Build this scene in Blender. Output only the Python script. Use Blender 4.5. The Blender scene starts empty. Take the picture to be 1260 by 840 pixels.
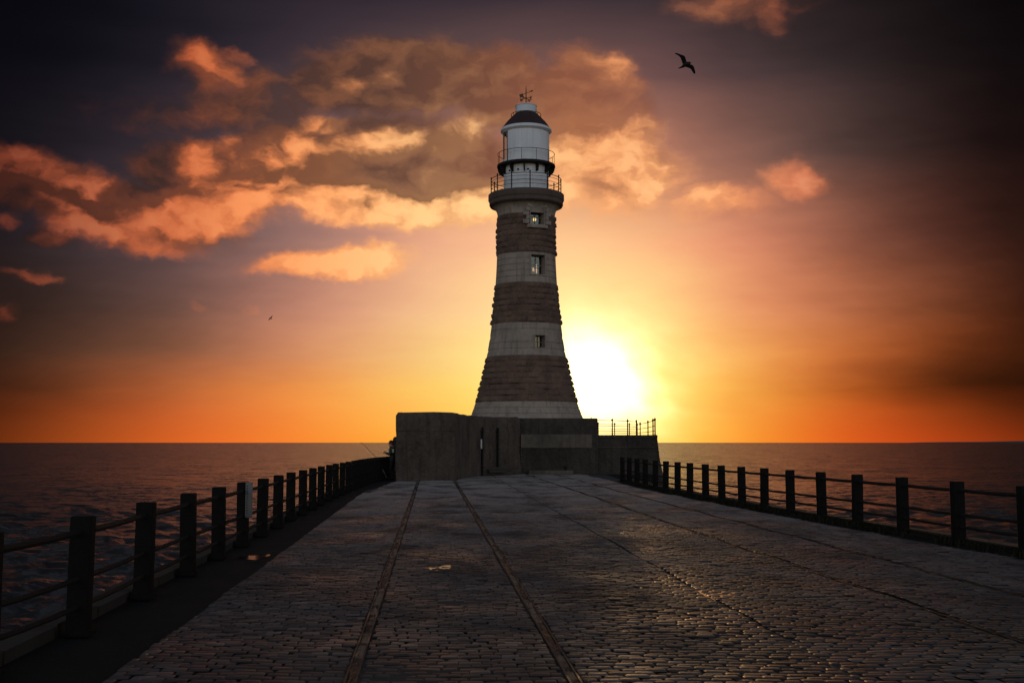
import bpy, bmesh, math, random
import numpy as np
from mathutils import Vector, Matrix

random.seed(7)
RNG = np.random.default_rng(7)
S = bpy.context.scene
COL = S.collection
PI = math.pi

# ------------------------------------------------------------------ camera
CAM_H = 1.65
FPX = 1400.0                                   # focal length in units of a 1260 px wide picture
PITCH = math.atan(124.0 / FPX)
cam = bpy.data.cameras.new('camera')
cam.sensor_width = 36.0
cam.lens = 36.0 * FPX / 1260.0
cam.clip_start = 0.1
cam.clip_end = 60000
camo = bpy.data.objects.new('camera', cam)
COL.objects.link(camo)
camo.location = (0, 0, CAM_H)
camo.rotation_euler = (PI / 2 + PITCH, 0, 0)
S.camera = camo

CT, ST = math.cos(PITCH), math.sin(PITCH)


def ray(px, py):
    """Direction from the standpoint for a measured spot of the photograph."""
    u, w = px - 630.0, 420.0 - py
    return Vector((u, FPX * CT - w * ST, FPX * ST + w * CT))


def at(px, py, Y):
    r = ray(px, py)
    return Vector((0, 0, CAM_H)) + r * (Y / r.y)


def onz(px, py, z=0.0):
    r = ray(px, py)
    return Vector((0, 0, CAM_H)) + r * ((z - CAM_H) / r.z)


def skyxy(px, py):
    r = ray(px, py)
    return math.atan2(r.x, r.y) * 1405.0, r.z / math.hypot(r.x, r.y) * 1405.0


def lin(c):
    c = c / 255.0
    return c / 12.92 if c <= 0.04045 else ((c + 0.055) / 1.055) ** 2.4


def L3(c):
    return (lin(c[0]), lin(c[1]), lin(c[2]), 1.0)


# ------------------------------------------------------------------ sun and sky
SUN_PX = (709, 468)
sr = ray(*SUN_PX).normalized()
SUN_EL = math.asin(sr.z)
SUN_AZ = math.atan2(sr.x, sr.y)
EXPO = 1.6                              # exposed for the shade, as the photograph is
SUN_STRENGTH = 0.24
SKY_STRENGTH = 0.15
sun = bpy.data.lights.new('sun', 'SUN')
sun.energy = SUN_STRENGTH
sun.angle = math.radians(1.0)
sun.color = (1.0, 0.55, 0.22)
suno = bpy.data.objects.new('sun', sun)
COL.objects.link(suno)
suno.rotation_euler = sr.to_track_quat('Z', 'Y').to_euler()
suno.location = (20, 100, 40)

S.view_settings.view_transform = 'Standard'
S.view_settings.look = 'None'
S.view_settings.exposure = EXPO
S.view_settings.gamma = 1.0
S.view_settings.use_curve_mapping = False

W = bpy.data.worlds.new('World')
S.world = W
W.use_nodes = True
WT = W.node_tree
WT.nodes.clear()


class NG:
    """Small helper for wiring node trees."""
    def __init__(self, tree):
        self.t = tree

    def n(self, typ, **kw):
        nd = self.t.nodes.new(typ)
        for k, v in kw.items():
            setattr(nd, k, v)
        return nd

    def put(self, sock, v):
        if v is None:
            return
        if isinstance(v, bpy.types.NodeSocket):
            self.t.links.new(v, sock)
        else:
            sock.default_value = v

    def math(self, op, a, b=None, c=None, clamp=False):
        nd = self.n('ShaderNodeMath', operation=op, use_clamp=clamp)
        self.put(nd.inputs[0], a)
        self.put(nd.inputs[1], b)
        self.put(nd.inputs[2], c)
        return nd.outputs[0]

    def vmath(self, op, a, b=None, out=0):
        nd = self.n('ShaderNodeVectorMath', operation=op)
        self.put(nd.inputs[0], a)
        self.put(nd.inputs[1], b)
        return nd.outputs[out]

    def scale(self, a, s):
        nd = self.n('ShaderNodeVectorMath', operation='SCALE')
        self.put(nd.inputs[0], a)
        self.put(nd.inputs[3], s)
        return nd.outputs[0]

    def rng(self, v, a, b, c=0.0, d=1.0, smooth=False):
        nd = self.n('ShaderNodeMapRange', interpolation_type='SMOOTHSTEP' if smooth else 'LINEAR')
        nd.clamp = True
        for i, x in enumerate((v, a, b, c, d)):
            self.put(nd.inputs[i], x)
        return nd.outputs[0]

    def mix(self, f, a, b, blend='MIX'):
        nd = self.n('ShaderNodeMix', data_type='RGBA', blend_type=blend)
        self.put(nd.inputs[0], f)
        self.put(nd.inputs[6], a)
        self.put(nd.inputs[7], b)
        return nd.outputs[2]

    def noise(self, vec, scale, detail=4.0, rough=0.55, dist=0.0):
        nd = self.n('ShaderNodeTexNoise')
        self.put(nd.inputs['Vector'], vec)
        nd.inputs['Scale'].default_value = scale
        nd.inputs['Detail'].default_value = detail
        nd.inputs['Roughness'].default_value = rough
        nd.inputs['Distortion'].default_value = dist
        return nd.outputs

    def ramp(self, f, stops, interp='LINEAR'):
        nd = self.n('ShaderNodeValToRGB')
        cr = nd.color_ramp
        cr.interpolation = interp
        while len(cr.elements) < len(stops):
            cr.elements.new(0.5)
        for e, (p, c) in zip(cr.elements, sorted(stops, key=lambda s: s[0])):
            e.position = p
            e.color = c
        self.put(nd.inputs[0], f)
        return nd.outputs[0]

    def comb(self, x, y, z=0.0):
        nd = self.n('ShaderNodeCombineXYZ')
        self.put(nd.inputs[0], x)
        self.put(nd.inputs[1], y)
        self.put(nd.inputs[2], z)
        return nd.outputs[0]


def build_sky():
    g = NG(WT)
    D = g.n('ShaderNodeTexCoord').outputs['Generated']
    sp = g.n('ShaderNodeSeparateXYZ')
    g.put(sp.inputs[0], D)
    x, y, z = sp.outputs
    az = g.math('MULTIPLY', g.math('ARCTAN2', x, y), 1405.0)
    hyp = g.math('SQRT', g.math('ADD', g.math('MULTIPLY', x, x), g.math('MULTIPLY', y, y)))
    el = g.math('MULTIPLY', g.math('DIVIDE', z, g.math('MAXIMUM', hyp, 0.02)), 1405.0)
    P = g.comb(az, el, 0.0)
    # ---- clear-sky glow: elevation rows, each a ramp over azimuth
    XS = (-900, -250, 0, 130, 260, 400, 540, 680, 800, 900, 1020, 1140, 1260, 1500, 2100)
    rows = [
        (-260, [(22, 21, 28), (8, 8, 13), (8, 8, 13), (14, 13, 20), (24, 22, 30), (34, 29, 37), (40, 33, 41), (42, 35, 41), (40, 33, 37), (32, 26, 30), (20, 16, 18), (10, 8, 9), (7, 6, 8), (7, 6, 8), (22, 21, 28)]),
        (0,    [(24, 22, 28), (7, 7, 12), (6, 6, 11), (14, 14, 21), (28, 25, 34), (46, 38, 47), (56, 46, 53), (62, 50, 56), (62, 50, 54), (48, 38, 41), (30, 24, 26), (15, 12, 13), (8, 6, 8), (8, 7, 9), (24, 22, 28)]),
        (100,  [(24, 22, 27), (8, 8, 13), (9, 9, 15), (22, 20, 28), (44, 38, 47), (74, 60, 66), (98, 75, 76), (125, 90, 84), (112, 80, 78), (80, 61, 62), (54, 43, 44), (32, 24, 24), (12, 8, 10), (10, 8, 9), (24, 22, 27)]),
        (200,  [(24, 21, 25), (10, 10, 14), (16, 15, 20), (40, 34, 41), (66, 55, 63), (114, 89, 92), (174, 120, 104), (196, 132, 106), (190, 126, 102), (138, 96, 84), (82, 62, 58), (52, 35, 32), (22, 12, 12), (14, 9, 9), (24, 21, 25)]),
        (300,  [(26, 20, 22), (14, 11, 13), (28, 23, 27), (60, 49, 54), (96, 77, 80), (174, 126, 114), (248, 176, 138), (255, 204, 148), (254, 184, 130), (232, 144, 110), (150, 92, 72), (90, 50, 40), (38, 20, 15), (18, 10, 9), (26, 20, 22)]),
        (385,  [(28, 18, 16), (16, 11, 11), (38, 26, 23), (80, 58, 52), (126, 88, 76), (212, 142, 118), (255, 200, 144), (255, 226, 150), (255, 216, 134), (248, 158, 108), (182, 104, 68), (106, 54, 33), (40, 18, 11), (20, 9, 7), (28, 18, 16)]),
        (440,  [(32, 18, 13), (18, 11, 9), (42, 26, 19), (94, 60, 44), (146, 92, 66), (228, 146, 104), (255, 212, 130), (255, 236, 142), (255, 230, 128), (255, 178, 96), (212, 112, 56), (124, 58, 26), (42, 18, 9), (20, 9, 6), (32, 18, 13)]),
        (478,  [(36, 18, 10), (22, 10, 7), (54, 27, 16), (120, 62, 34), (188, 98, 54), (250, 154, 78), (255, 212, 104), (255, 238, 130), (255, 222, 100), (252, 162, 66), (192, 90, 34), (88, 39, 14), (40, 17, 7), (22, 9, 5), (36, 18, 10)]),
        (508,  [(42, 17, 8), (30, 12, 6), (76, 32, 13), (148, 68, 30), (216, 102, 48), (255, 148, 64), (255, 200, 88), (255, 232, 110), (255, 216, 92), (252, 158, 58), (220, 94, 34), (146, 60, 20), (82, 32, 11), (32, 13, 6), (42, 17, 8)]),
        (543,  [(50, 18, 7), (40, 15, 6), (98, 40, 13), (176, 78, 28), (236, 106, 40), (255, 142, 50), (255, 182, 62), (255, 214, 78), (255, 204, 70), (255, 158, 46), (232, 92, 30), (184, 68, 22), (128, 46, 14), (50, 18, 7), (50, 18, 7)]),
    ]
    wx = g.noise(g.vmath('MULTIPLY', P, (0.0022, 0.009, 0)), 1.0, 4, 0.6)
    off = g.vmath('MULTIPLY', g.vmath('SUBTRACT', wx['Color'], (0.5, 0.5, 0.5)), (150, 42, 0))
    # the lowest few degrees stay straight
    off = g.scale(off, g.rng(el, 0, 60))
    P2 = g.vmath('ADD', P, off)
    s2 = g.n('ShaderNodeSeparateXYZ')
    g.put(s2.inputs[0], P2)
    az2, el2 = s2.outputs[0], s2.outputs[1]
    A0, A1 = -2000.0, 2000.0
    tpos = g.rng(az2, A0, A1)
    col = None
    prev = None
    for (py, cs) in reversed(rows):
        e_i = skyxy(630, py)[1]
        stops = []
        for px, c in zip(XS, cs):
            a = math.atan2(px - 630, 1405) * 1405.0
            stops.append(((a - A0) / (A1 - A0), L3(c)))
        r = g.ramp(tpos, stops, 'B_SPLINE')
        if col is None:
            col = r
        else:
            col = g.mix(g.rng(el2, prev, e_i), col, r)
        prev = e_i
    # ---- physical sky fills everything far from the sun and overhead
    nish = g.n('ShaderNodeTexSky', sky_type='NISHITA')
    nish.sun_disc = False
    nish.sun_elevation = max(SUN_EL, math.radians(2.0))
    nish.sun_rotation = SUN_AZ
    nish.air_density = 1.0
    nish.dust_density = 2.0
    nish.ozone_density = 2.0
    nsc = g.vmath('MULTIPLY', nish.outputs[0], (2.0, 1.42, 1.26))
    nsc = g.scale(nsc, g.rng(el, 450, 1700, 1.0, 0.25, smooth=True))
    aaz = g.math('ABSOLUTE', az)
    far = g.math('MAXIMUM', g.rng(aaz, 1100, 2300, smooth=True), g.rng(el, 900, 2000, smooth=True))
    # ---- clouds
    def field(elems, f0=None, grow=1.0):
        f = None
        seed = f0
        for (cx, cy, rx, ry, rot, w) in elems:
            X, Y = skyxy(cx, cy)
            m = g.n('ShaderNodeMapping', vector_type='TEXTURE')
            src = PW
            dep = f if f is not None else seed
            if dep is not None:          # each step leans on the one before, which keeps the shader's working set small
                ma = g.n('ShaderNodeVectorMath', operation='MULTIPLY_ADD')
                g.put(ma.inputs[0], dep)
                g.put(ma.inputs[1], (1e-6, 1e-6, 1e-6))
                g.put(ma.inputs[2], PW)
                src = ma.outputs[0]
            g.put(m.inputs[0], src)
            m.inputs[1].default_value = (X, Y, 0)
            m.inputs[2].default_value = (0, 0, math.radians(rot))
            m.inputs[3].default_value = (rx * grow, ry * (2 * grow - 1), 1)
            d = g.vmath('LENGTH', m.outputs[0], out=1)
            v = g.rng(d, 1.75, 0.35, 0.0, w, smooth=True)
            f = v if f is None else g.math('MAXIMUM', f, v)
        return f
    big = g.noise(g.vmath('MULTIPLY', P, (0.012, 0.017, 0)), 1.0, 3, 0.5)
    fine = g.noise(g.vmath('MULTIPLY', P, (0.05, 0.065, 0)), 1.0, 3, 0.6)
    wv = g.vmath('ADD', g.vmath('MULTIPLY', g.vmath('SUBTRACT', big['Color'], (.5, .5, .5)), (64, 44, 0)),
                 g.vmath('MULTIPLY', g.vmath('SUBTRACT', fine['Color'], (.5, .5, .5)), (22, 16, 0)))
    PW = g.vmath('ADD', P, wv)
    puff = g.noise(g.vmath('MULTIPLY', PW, (0.016, 0.023, 0)), 1.0, 5, 0.52)['Fac']
    # the same billows a little towards the sun: their difference gives lit and shaded sides
    puff_s = g.noise(g.vmath('MULTIPLY', g.vmath('ADD', PW, (9.0, -16.0, 0)), (0.016, 0.023, 0)), 1.0, 3, 0.5)['Fac']
    relief = g.math('SUBTRACT', puff, puff_s)
    brown = [
        (330, 125, 95, 45, 12, .6), (470, 102, 125, 44, 4, .95), (590, 95, 100, 40, -6, .95), (650, 120, 80, 45, 0, .9), (725, 112, 58, 46, 0, 1.05),
        (420, 170, 120, 30, 4, .6), (235, 208, 75, 34, 18, .8), (330, 185, 90, 32, 10, .7), (575, 195, 60, 42, 0, 1.0), (400, 205, 100, 36, 0, 1.1), (490, 225, 110, 40, 0, 1.0), (290, 232, 90, 36, 12, .9), (180, 262, 90, 30, -10, .85), (70, 236, 70, 26, -22, .9), (480, 180, 120, 40, 4, .75), (250, 225, 90, 40, 10, .8), (760, 205, 60, 40, 0, .8),
        (120, 262, 55, 20, -30, .8), (20, 232, 42, 22, -10, .9), (915, 8, 80, 24, 0, .6), (770, 150, 40, 40, 0, .7), (60, 292, 30, 10, 0, .5),
        (700, 175, 70, 40, 0, .8), (240, 150, 110, 40, 0, .35), (256, 88, 48, 36, -20, .5),
    ]
    lit = [
        (22, 205, 46, 15, -8, .85), (70, 225, 38, 14, -22, .8), (112, 236, 28, 15, -25, .85), (112, 268, 40, 9, -32, .8), (165, 287, 66, 13, -6, 1.1), (225, 270, 72, 20, 14, 1.15),
        (245, 202, 20, 20, 0, .9), (300, 243, 66, 22, 12, 1.15), (355, 215, 60, 28, 4, 1.0), (440, 252, 100, 17, -5, 1.2), (530, 256, 95, 15, -3, 1.2), (575, 245, 45, 18, 0, .9),
        (398, 158, 24, 8, 4, .9), (284, 182, 14, 13, 0, .85), (465, 182, 55, 13, 8, .8), (560, 170, 40, 14, 20, .6), (432, 104, 12, 8, 0, .6), (484, 98, 13, 6, 0, .45),
        (752, 85, 22, 14, -30, .85), (740, 205, 74, 42, 0, 1.2), (785, 205, 36, 26, -30, 1.3), (782, 205, 36, 22, -25, 1.1), (712, 195, 26, 30, 0, .7), (735, 245, 30, 7, 0, .85),
        (258, 80, 24, 18, -30, .9), (297, 66, 14, 7, 5, .4), (412, 323, 70, 13, 2, 1.5), (458, 318, 44, 14, 4, 1.6), (885, 247, 54, 14, 3, .95), (980, 222, 30, 16, -6, 1.0),
        (850, 240, 26, 10, 0, .5), (28, 338, 28, 5, -4, .7), (6, 270, 15, 6, 0, .6), (8, 384, 12, 7, 0, .35), (895, 8, 30, 14, -10, .25), (945, 22, 15, 13, 0, .25),
        (1036, 327, 14, 5, 0, .5), (68, 293, 14, 5, 0, .35), (245, 373, 10, 4, 0, .3), (303, 380, 11, 5, -10, .3),
    ]
    deep = [
        (385, 208, 52, 15, -4, 1.0), (450, 222, 48, 14, 8, 1.0), (568, 200, 34, 26, 0, 1.0), (195, 235, 52, 18, 14, .9), (110, 256, 42, 7, -28, .9), (30, 226, 34, 7, -8, .8),
        (708, 165, 30, 22, 0, .6), (330, 208, 34, 14, 10, .7), (232, 300, 12, 6, 0, .3), (505, 232, 40, 10, 0, .5), (240, 92, 16, 16, 0, .5), (300, 232, 22, 5, -5, .5),
        (765, 235, 20, 8, 0, .4), (960, 240, 25, 8, 0, .4), (70, 240, 30, 6, -25, .7),
    ]
    FB = field(brown)
    FL = field(lit, FB, 1.16)
    FD = field(deep, FL)
    pn = g.math('SUBTRACT', puff, 0.5)
    dB = g.rng(g.math('ADD', FB, g.math('MULTIPLY', pn, g.rng(FB, 0, .3, 0, 0.9))), 0.08, 0.72, 0, 0.90, smooth=True)
    dL = g.rng(g.math('ADD', FL, g.math('MULTIPLY', pn, g.rng(FL, 0, .35, 0, 1.25))), 0.04, 0.95, 0, 0.93, smooth=True)
    fa = lambda px: (math.atan2(px - 630, 1405) * 1405.0 - A0) / (A1 - A0)
    tb = g.rng(az, A0, A1)
    cb = g.ramp(tb, [(fa(x), L3(c)) for x, c in [(-100, (24, 17, 18)), (60, (46, 30, 27)), (200, (64, 43, 38)), (330, (78, 53, 45)), (450, (86, 58, 48)), (560, (110, 71, 54)), (700, (142, 86, 62)), (790, (140, 86, 68)), (920, (82, 56, 50)), (1060, (42, 29, 27)), (1260, (14, 9, 9))]])
    cl = g.ramp(tb, [(fa(x), L3(c)) for x, c in [(-100, (90, 38, 28)), (20, (142, 68, 46)), (110, (172, 88, 58)), (210, (208, 108, 66)), (300, (236, 134, 80)), (400, (252, 162, 100)), (520, (255, 186, 122)), (620, (255, 190, 126)), (740, (252, 172, 112)), (820, (250, 172, 114)), (900, (244, 158, 104)), (985, (226, 132, 92)), (1050, (160, 90, 62)), (1260, (40, 20, 14))]])
    # lower clouds take more light than the high ones
    hi = g.rng(el, skyxy(630, 250)[1], skyxy(630, 30)[1])
    cl = g.mix(g.math('MULTIPLY', hi, 0.75), cl, g.vmath('MULTIPLY', cl, (0.58, 0.42, 0.44)))
    cb2 = g.mix(g.rng(FL, 0.0, 1.1, 0.0, 0.5), cb, cl)
    col = g.mix(dB, col, g.mix(g.rng(g.math('ADD', relief, g.math('MULTIPLY', pn, .5)), -0.1, 0.40, 0.0, 0.28), cb2, cl))
    sh = g.math('ADD', g.math('MULTIPLY', relief, 2.0), g.math('ADD', g.math('MULTIPLY', g.math('SUBTRACT', FL, 0.75), 0.8), g.math('SUBTRACT', g.math('MULTIPLY', pn, 1.3), g.math('MULTIPLY', FD, 0.85))))
    shade = g.rng(sh, -0.5, 0.35, 0.0, 1.0, smooth=True)
    lowc = g.mix(g.rng(FB, 0.15, 0.7), g.mix(0.55, col, cl), g.mix(0.15, cb, cl))
    hot = g.vmath('MULTIPLY', cl, (1.2, 1.4, 1.45))
    ccol = g.mix(g.rng(sh, 0.08, 0.6, 0.0, 0.9, smooth=True), g.mix(shade, lowc, cl), hot)
    col = g.mix(dL, col, ccol)
    # ---- bright core round the sun
    sx, sy = skyxy(738, 466)
    # glare through uneven thin cloud: not a perfect circle
    dv = g.vmath('SUBTRACT', g.vmath('ADD', P, g.scale(wv, 0.9)), (sx, sy, 0))
    rt = g.n('ShaderNodeMapping', vector_type='TEXTURE')
    g.put(rt.inputs[0], dv)
    rt.inputs[2].default_value = (0, 0, math.radians(-50))
    rt.inputs[3].default_value = (1.14, 0.92, 1)
    dv = rt.outputs[0]
    dist = g.vmath('LENGTH', dv, out=1)
    def gauss(s, a):
        q = g.math('DIVIDE', dist, s)
        return g.math('MULTIPLY', g.math('EXPONENT', g.math('MULTIPLY', g.math('MULTIPLY', q, q), -1.0)), a)
    core = g.scale(g.comb(1.0, 0.90, 0.62), gauss(54.0, 2.2))
    halo = g.scale(g.comb(1.0, 0.72, 0.26), gauss(112.0, 0.36))
    col = g.vmath('ADD', col, g.vmath('ADD', core, halo))
    col = g.scale(col, 1.0 / (SKY_STRENGTH * 2 ** EXPO))
    col = g.mix(far, col, nsc)
    bg = g.n('ShaderNodeBackground')
    g.put(bg.inputs[0], col)
    bg.inputs[1].default_value = SKY_STRENGTH
    out = g.n('ShaderNodeOutputWorld')
    WT.links.new(bg.outputs[0], out.inputs[0])


build_sky()
try:
    W.cycles.sampling_method = 'MANUAL'
    W.cycles.sample_map_resolution = 1024
except Exception:
    pass
#SKY_END


# ------------------------------------------------------------------ materials
def mat(name, base, rough=0.8, var=0.25, vscale=3.0, bump=0.0, bscale=20.0, metallic=0.0, spec=0.5,
        tint=None, rvar=0.0, streak=0.0, squash=(1, 1, 1), bdist=0.02, lohi=(0.32, 0.68)):
    """Procedural surface: base colour with soft blotches, optional rain streaks, bump and uneven gloss."""
    m = bpy.data.materials.new(name)
    m.use_nodes = True
    t = m.node_tree
    t.nodes.clear()
    g = NG(t)
    tc = g.n('ShaderNodeTexCoord').outputs['Object']
    tc = g.vmath('MULTIPLY', tc, squash)
    n1 = g.noise(tc, vscale, 6, 0.62)['Fac']
    n2 = g.noise(tc, vscale * 7.3, 4, 0.6)['Fac']
    k = g.math('ADD', g.math('MULTIPLY', n1, 0.65), g.math('MULTIPLY', n2, 0.35))
    lo = tuple(c * (1 - var) for c in base) + (1,)
    hi = tuple(c * (1 + var) for c in (tint or base)) + (1,)
    col = g.mix(g.rng(k, *lohi), lo, hi)
    if streak:
        st = g.noise(g.vmath('MULTIPLY', tc, (5.0, 5.0, 0.35)), 1.0, 4, 0.6)['Fac']
        col = g.mix(g.rng(st, 0.5, 0.72, 0, streak), col, tuple(c * 0.35 for c in base) + (1,))
    p = g.n('ShaderNodeBsdfPrincipled')
    g.put(p.inputs['Base Color'], col)
    if rvar:
        g.put(p.inputs['Roughness'], g.rng(n1, 0.35, 0.65, max(rough - rvar, 0.05), min(rough + rvar, 1)))
    else:
        p.inputs['Roughness'].default_value = rough
    p.inputs['Metallic'].default_value = metallic
    p.inputs['Specular IOR Level'].default_value = spec
    if bump:
        b = g.n('ShaderNodeBump')
        b.inputs['Strength'].default_value = bump
        b.inputs['Distance'].default_value = bdist
        g.put(b.inputs['Height'], g.noise(tc, bscale, 5, 0.6)['Fac'])
        g.put(p.inputs['Normal'], b.outputs[0])
    o = g.n('ShaderNodeOutputMaterial')
    t.links.new(p.outputs[0], o.inputs[0])
    return m


def glow_mat(name, color, strength):
    m = bpy.data.materials.new(name)
    m.use_nodes = True
    t = m.node_tree
    t.nodes.clear()
    e = t.nodes.new('ShaderNodeEmission')
    e.inputs[0].default_value = (*color, 1)
    e.inputs[1].default_value = strength / 2 ** EXPO
    o = t.nodes.new('ShaderNodeOutputMaterial')
    t.links.new(e.outputs[0], o.inputs[0])
    return m


def glass_mat(name, tint=(0.9, 0.93, 0.95)):
    m = bpy.data.materials.new(name)
    m.use_nodes = True
    t = m.node_tree
    t.nodes.clear()
    tr = t.nodes.new('ShaderNodeBsdfTransparent')
    tr.inputs[0].default_value = (*tint, 1)
    gl = t.nodes.new('ShaderNodeBsdfGlossy')
    gl.inputs['Roughness'].default_value = 0.03
    mx = t.nodes.new('ShaderNodeMixShader')
    o = t.nodes.new('ShaderNodeOutputMaterial')
    mx.inputs[0].default_value = 0.12
    t.links.new(tr.outputs[0], mx.inputs[1])
    t.links.new(gl.outputs[0], mx.inputs[2])
    t.links.new(mx.outputs[0], o.inputs[0])
    return m


def sett_mat():
    m = bpy.data.materials.new('granite_setts')
    m.use_nodes = True
    t = m.node_tree
    t.nodes.clear()
    g = NG(t)
    tc = g.n('ShaderNodeTexCoord').outputs['Object']
    at_ = g.n('ShaderNodeAttribute', attribute_name='tone')
    tone = at_.outputs['Fac']
    patch = g.noise(tc, 0.35, 5, 0.65)['Fac']
    patch2 = g.noise(g.vmath('MULTIPLY', tc, (0.8, 0.45, 1)), 1.0, 5, 0.6)['Fac']
    grain = g.noise(tc, 60.0, 3, 0.6)['Fac']
    k = g.math('ADD', g.math('MULTIPLY', tone, 0.55), g.math('MULTIPLY', patch, 0.45))
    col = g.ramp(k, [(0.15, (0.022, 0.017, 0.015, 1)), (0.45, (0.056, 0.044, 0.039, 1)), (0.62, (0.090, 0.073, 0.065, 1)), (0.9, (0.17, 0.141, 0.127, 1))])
    # towards the pier head the setts turn paler, unevenly
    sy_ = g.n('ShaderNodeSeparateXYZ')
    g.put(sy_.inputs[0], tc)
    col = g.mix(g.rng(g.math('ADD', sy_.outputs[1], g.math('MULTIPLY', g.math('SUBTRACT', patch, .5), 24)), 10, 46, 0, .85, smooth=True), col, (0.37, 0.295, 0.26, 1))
    col = g.mix(g.rng(grain, 0.35, 0.7, 0.0, 0.35), col, (0.06, 0.055, 0.052, 1))
    # long dark stains where oil and weed have soaked in
    col = g.mix(g.rng(patch2, 0.47, 0.62, 0.0, 0.75), col, (0.022, 0.019, 0.017, 1))
    p = g.n('ShaderNodeBsdfPrincipled')
    g.put(p.inputs['Base Color'], col)
    wet = g.noise(g.vmath('MULTIPLY', tc, (0.55, 0.4, 1)), 1.0, 4, 0.6)['Fac']
    g.put(p.inputs['Roughness'], g.rng(g.math('ADD', wet, g.math('MULTIPLY', tone, 0.12)), 0.40, 0.74, 0.78, 0.36))
    p.inputs['Specular IOR Level'].default_value = 0.35
    b = g.n('ShaderNodeBump')
    b.inputs['Strength'].default_value = 0.5
    b.inputs['Distance'].default_value = 0.008
    g.put(b.inputs['Height'], g.noise(tc, 28.0, 4, 0.6)['Fac'])
    g.put(p.inputs['Normal'], b.outputs[0])
    o = g.n('ShaderNodeOutputMaterial')
    t.links.new(p.outputs[0], o.inputs[0])
    return m


def sea_mat():
    m = bpy.data.materials.new('sea_water')
    m.use_nodes = True
    t = m.node_tree
    t.nodes.clear()
    g = NG(t)
    tc = g.n('ShaderNodeTexCoord').outputs['Object']
    p = g.n('ShaderNodeBsdfPrincipled')
    p.inputs['Base Color'].default_value = (0.036, 0.033, 0.030, 1)
    p.inputs['Roughness'].default_value = 0.25
    p.inputs['IOR'].default_value = 1.33
    def slope(sc, k, det):
        c = g.noise(g.vmath('MULTIPLY', tc, sc), 1.0, det, 0.6)['Color']
        return g.vmath('MULTIPLY', g.vmath('SUBTRACT', c, (.5, .5, .5)), k)
    # wind ripples far too fine to model: they tilt the surface this way and that
    sl = g.vmath('ADD', slope((0.9, 1.3, 1), (0.8, 1.9, 0), 4), slope((0.13, 0.30, 1), (0.4, 1.3, 0), 4))
    geo = g.n('ShaderNodeNewGeometry')
    g.put(p.inputs['Normal'], g.vmath('NORMALIZE', g.vmath('ADD', geo.outputs['Normal'], sl)))
    o = g.n('ShaderNodeOutputMaterial')
    t.links.new(p.outputs[0], o.inputs[0])
    return m


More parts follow.
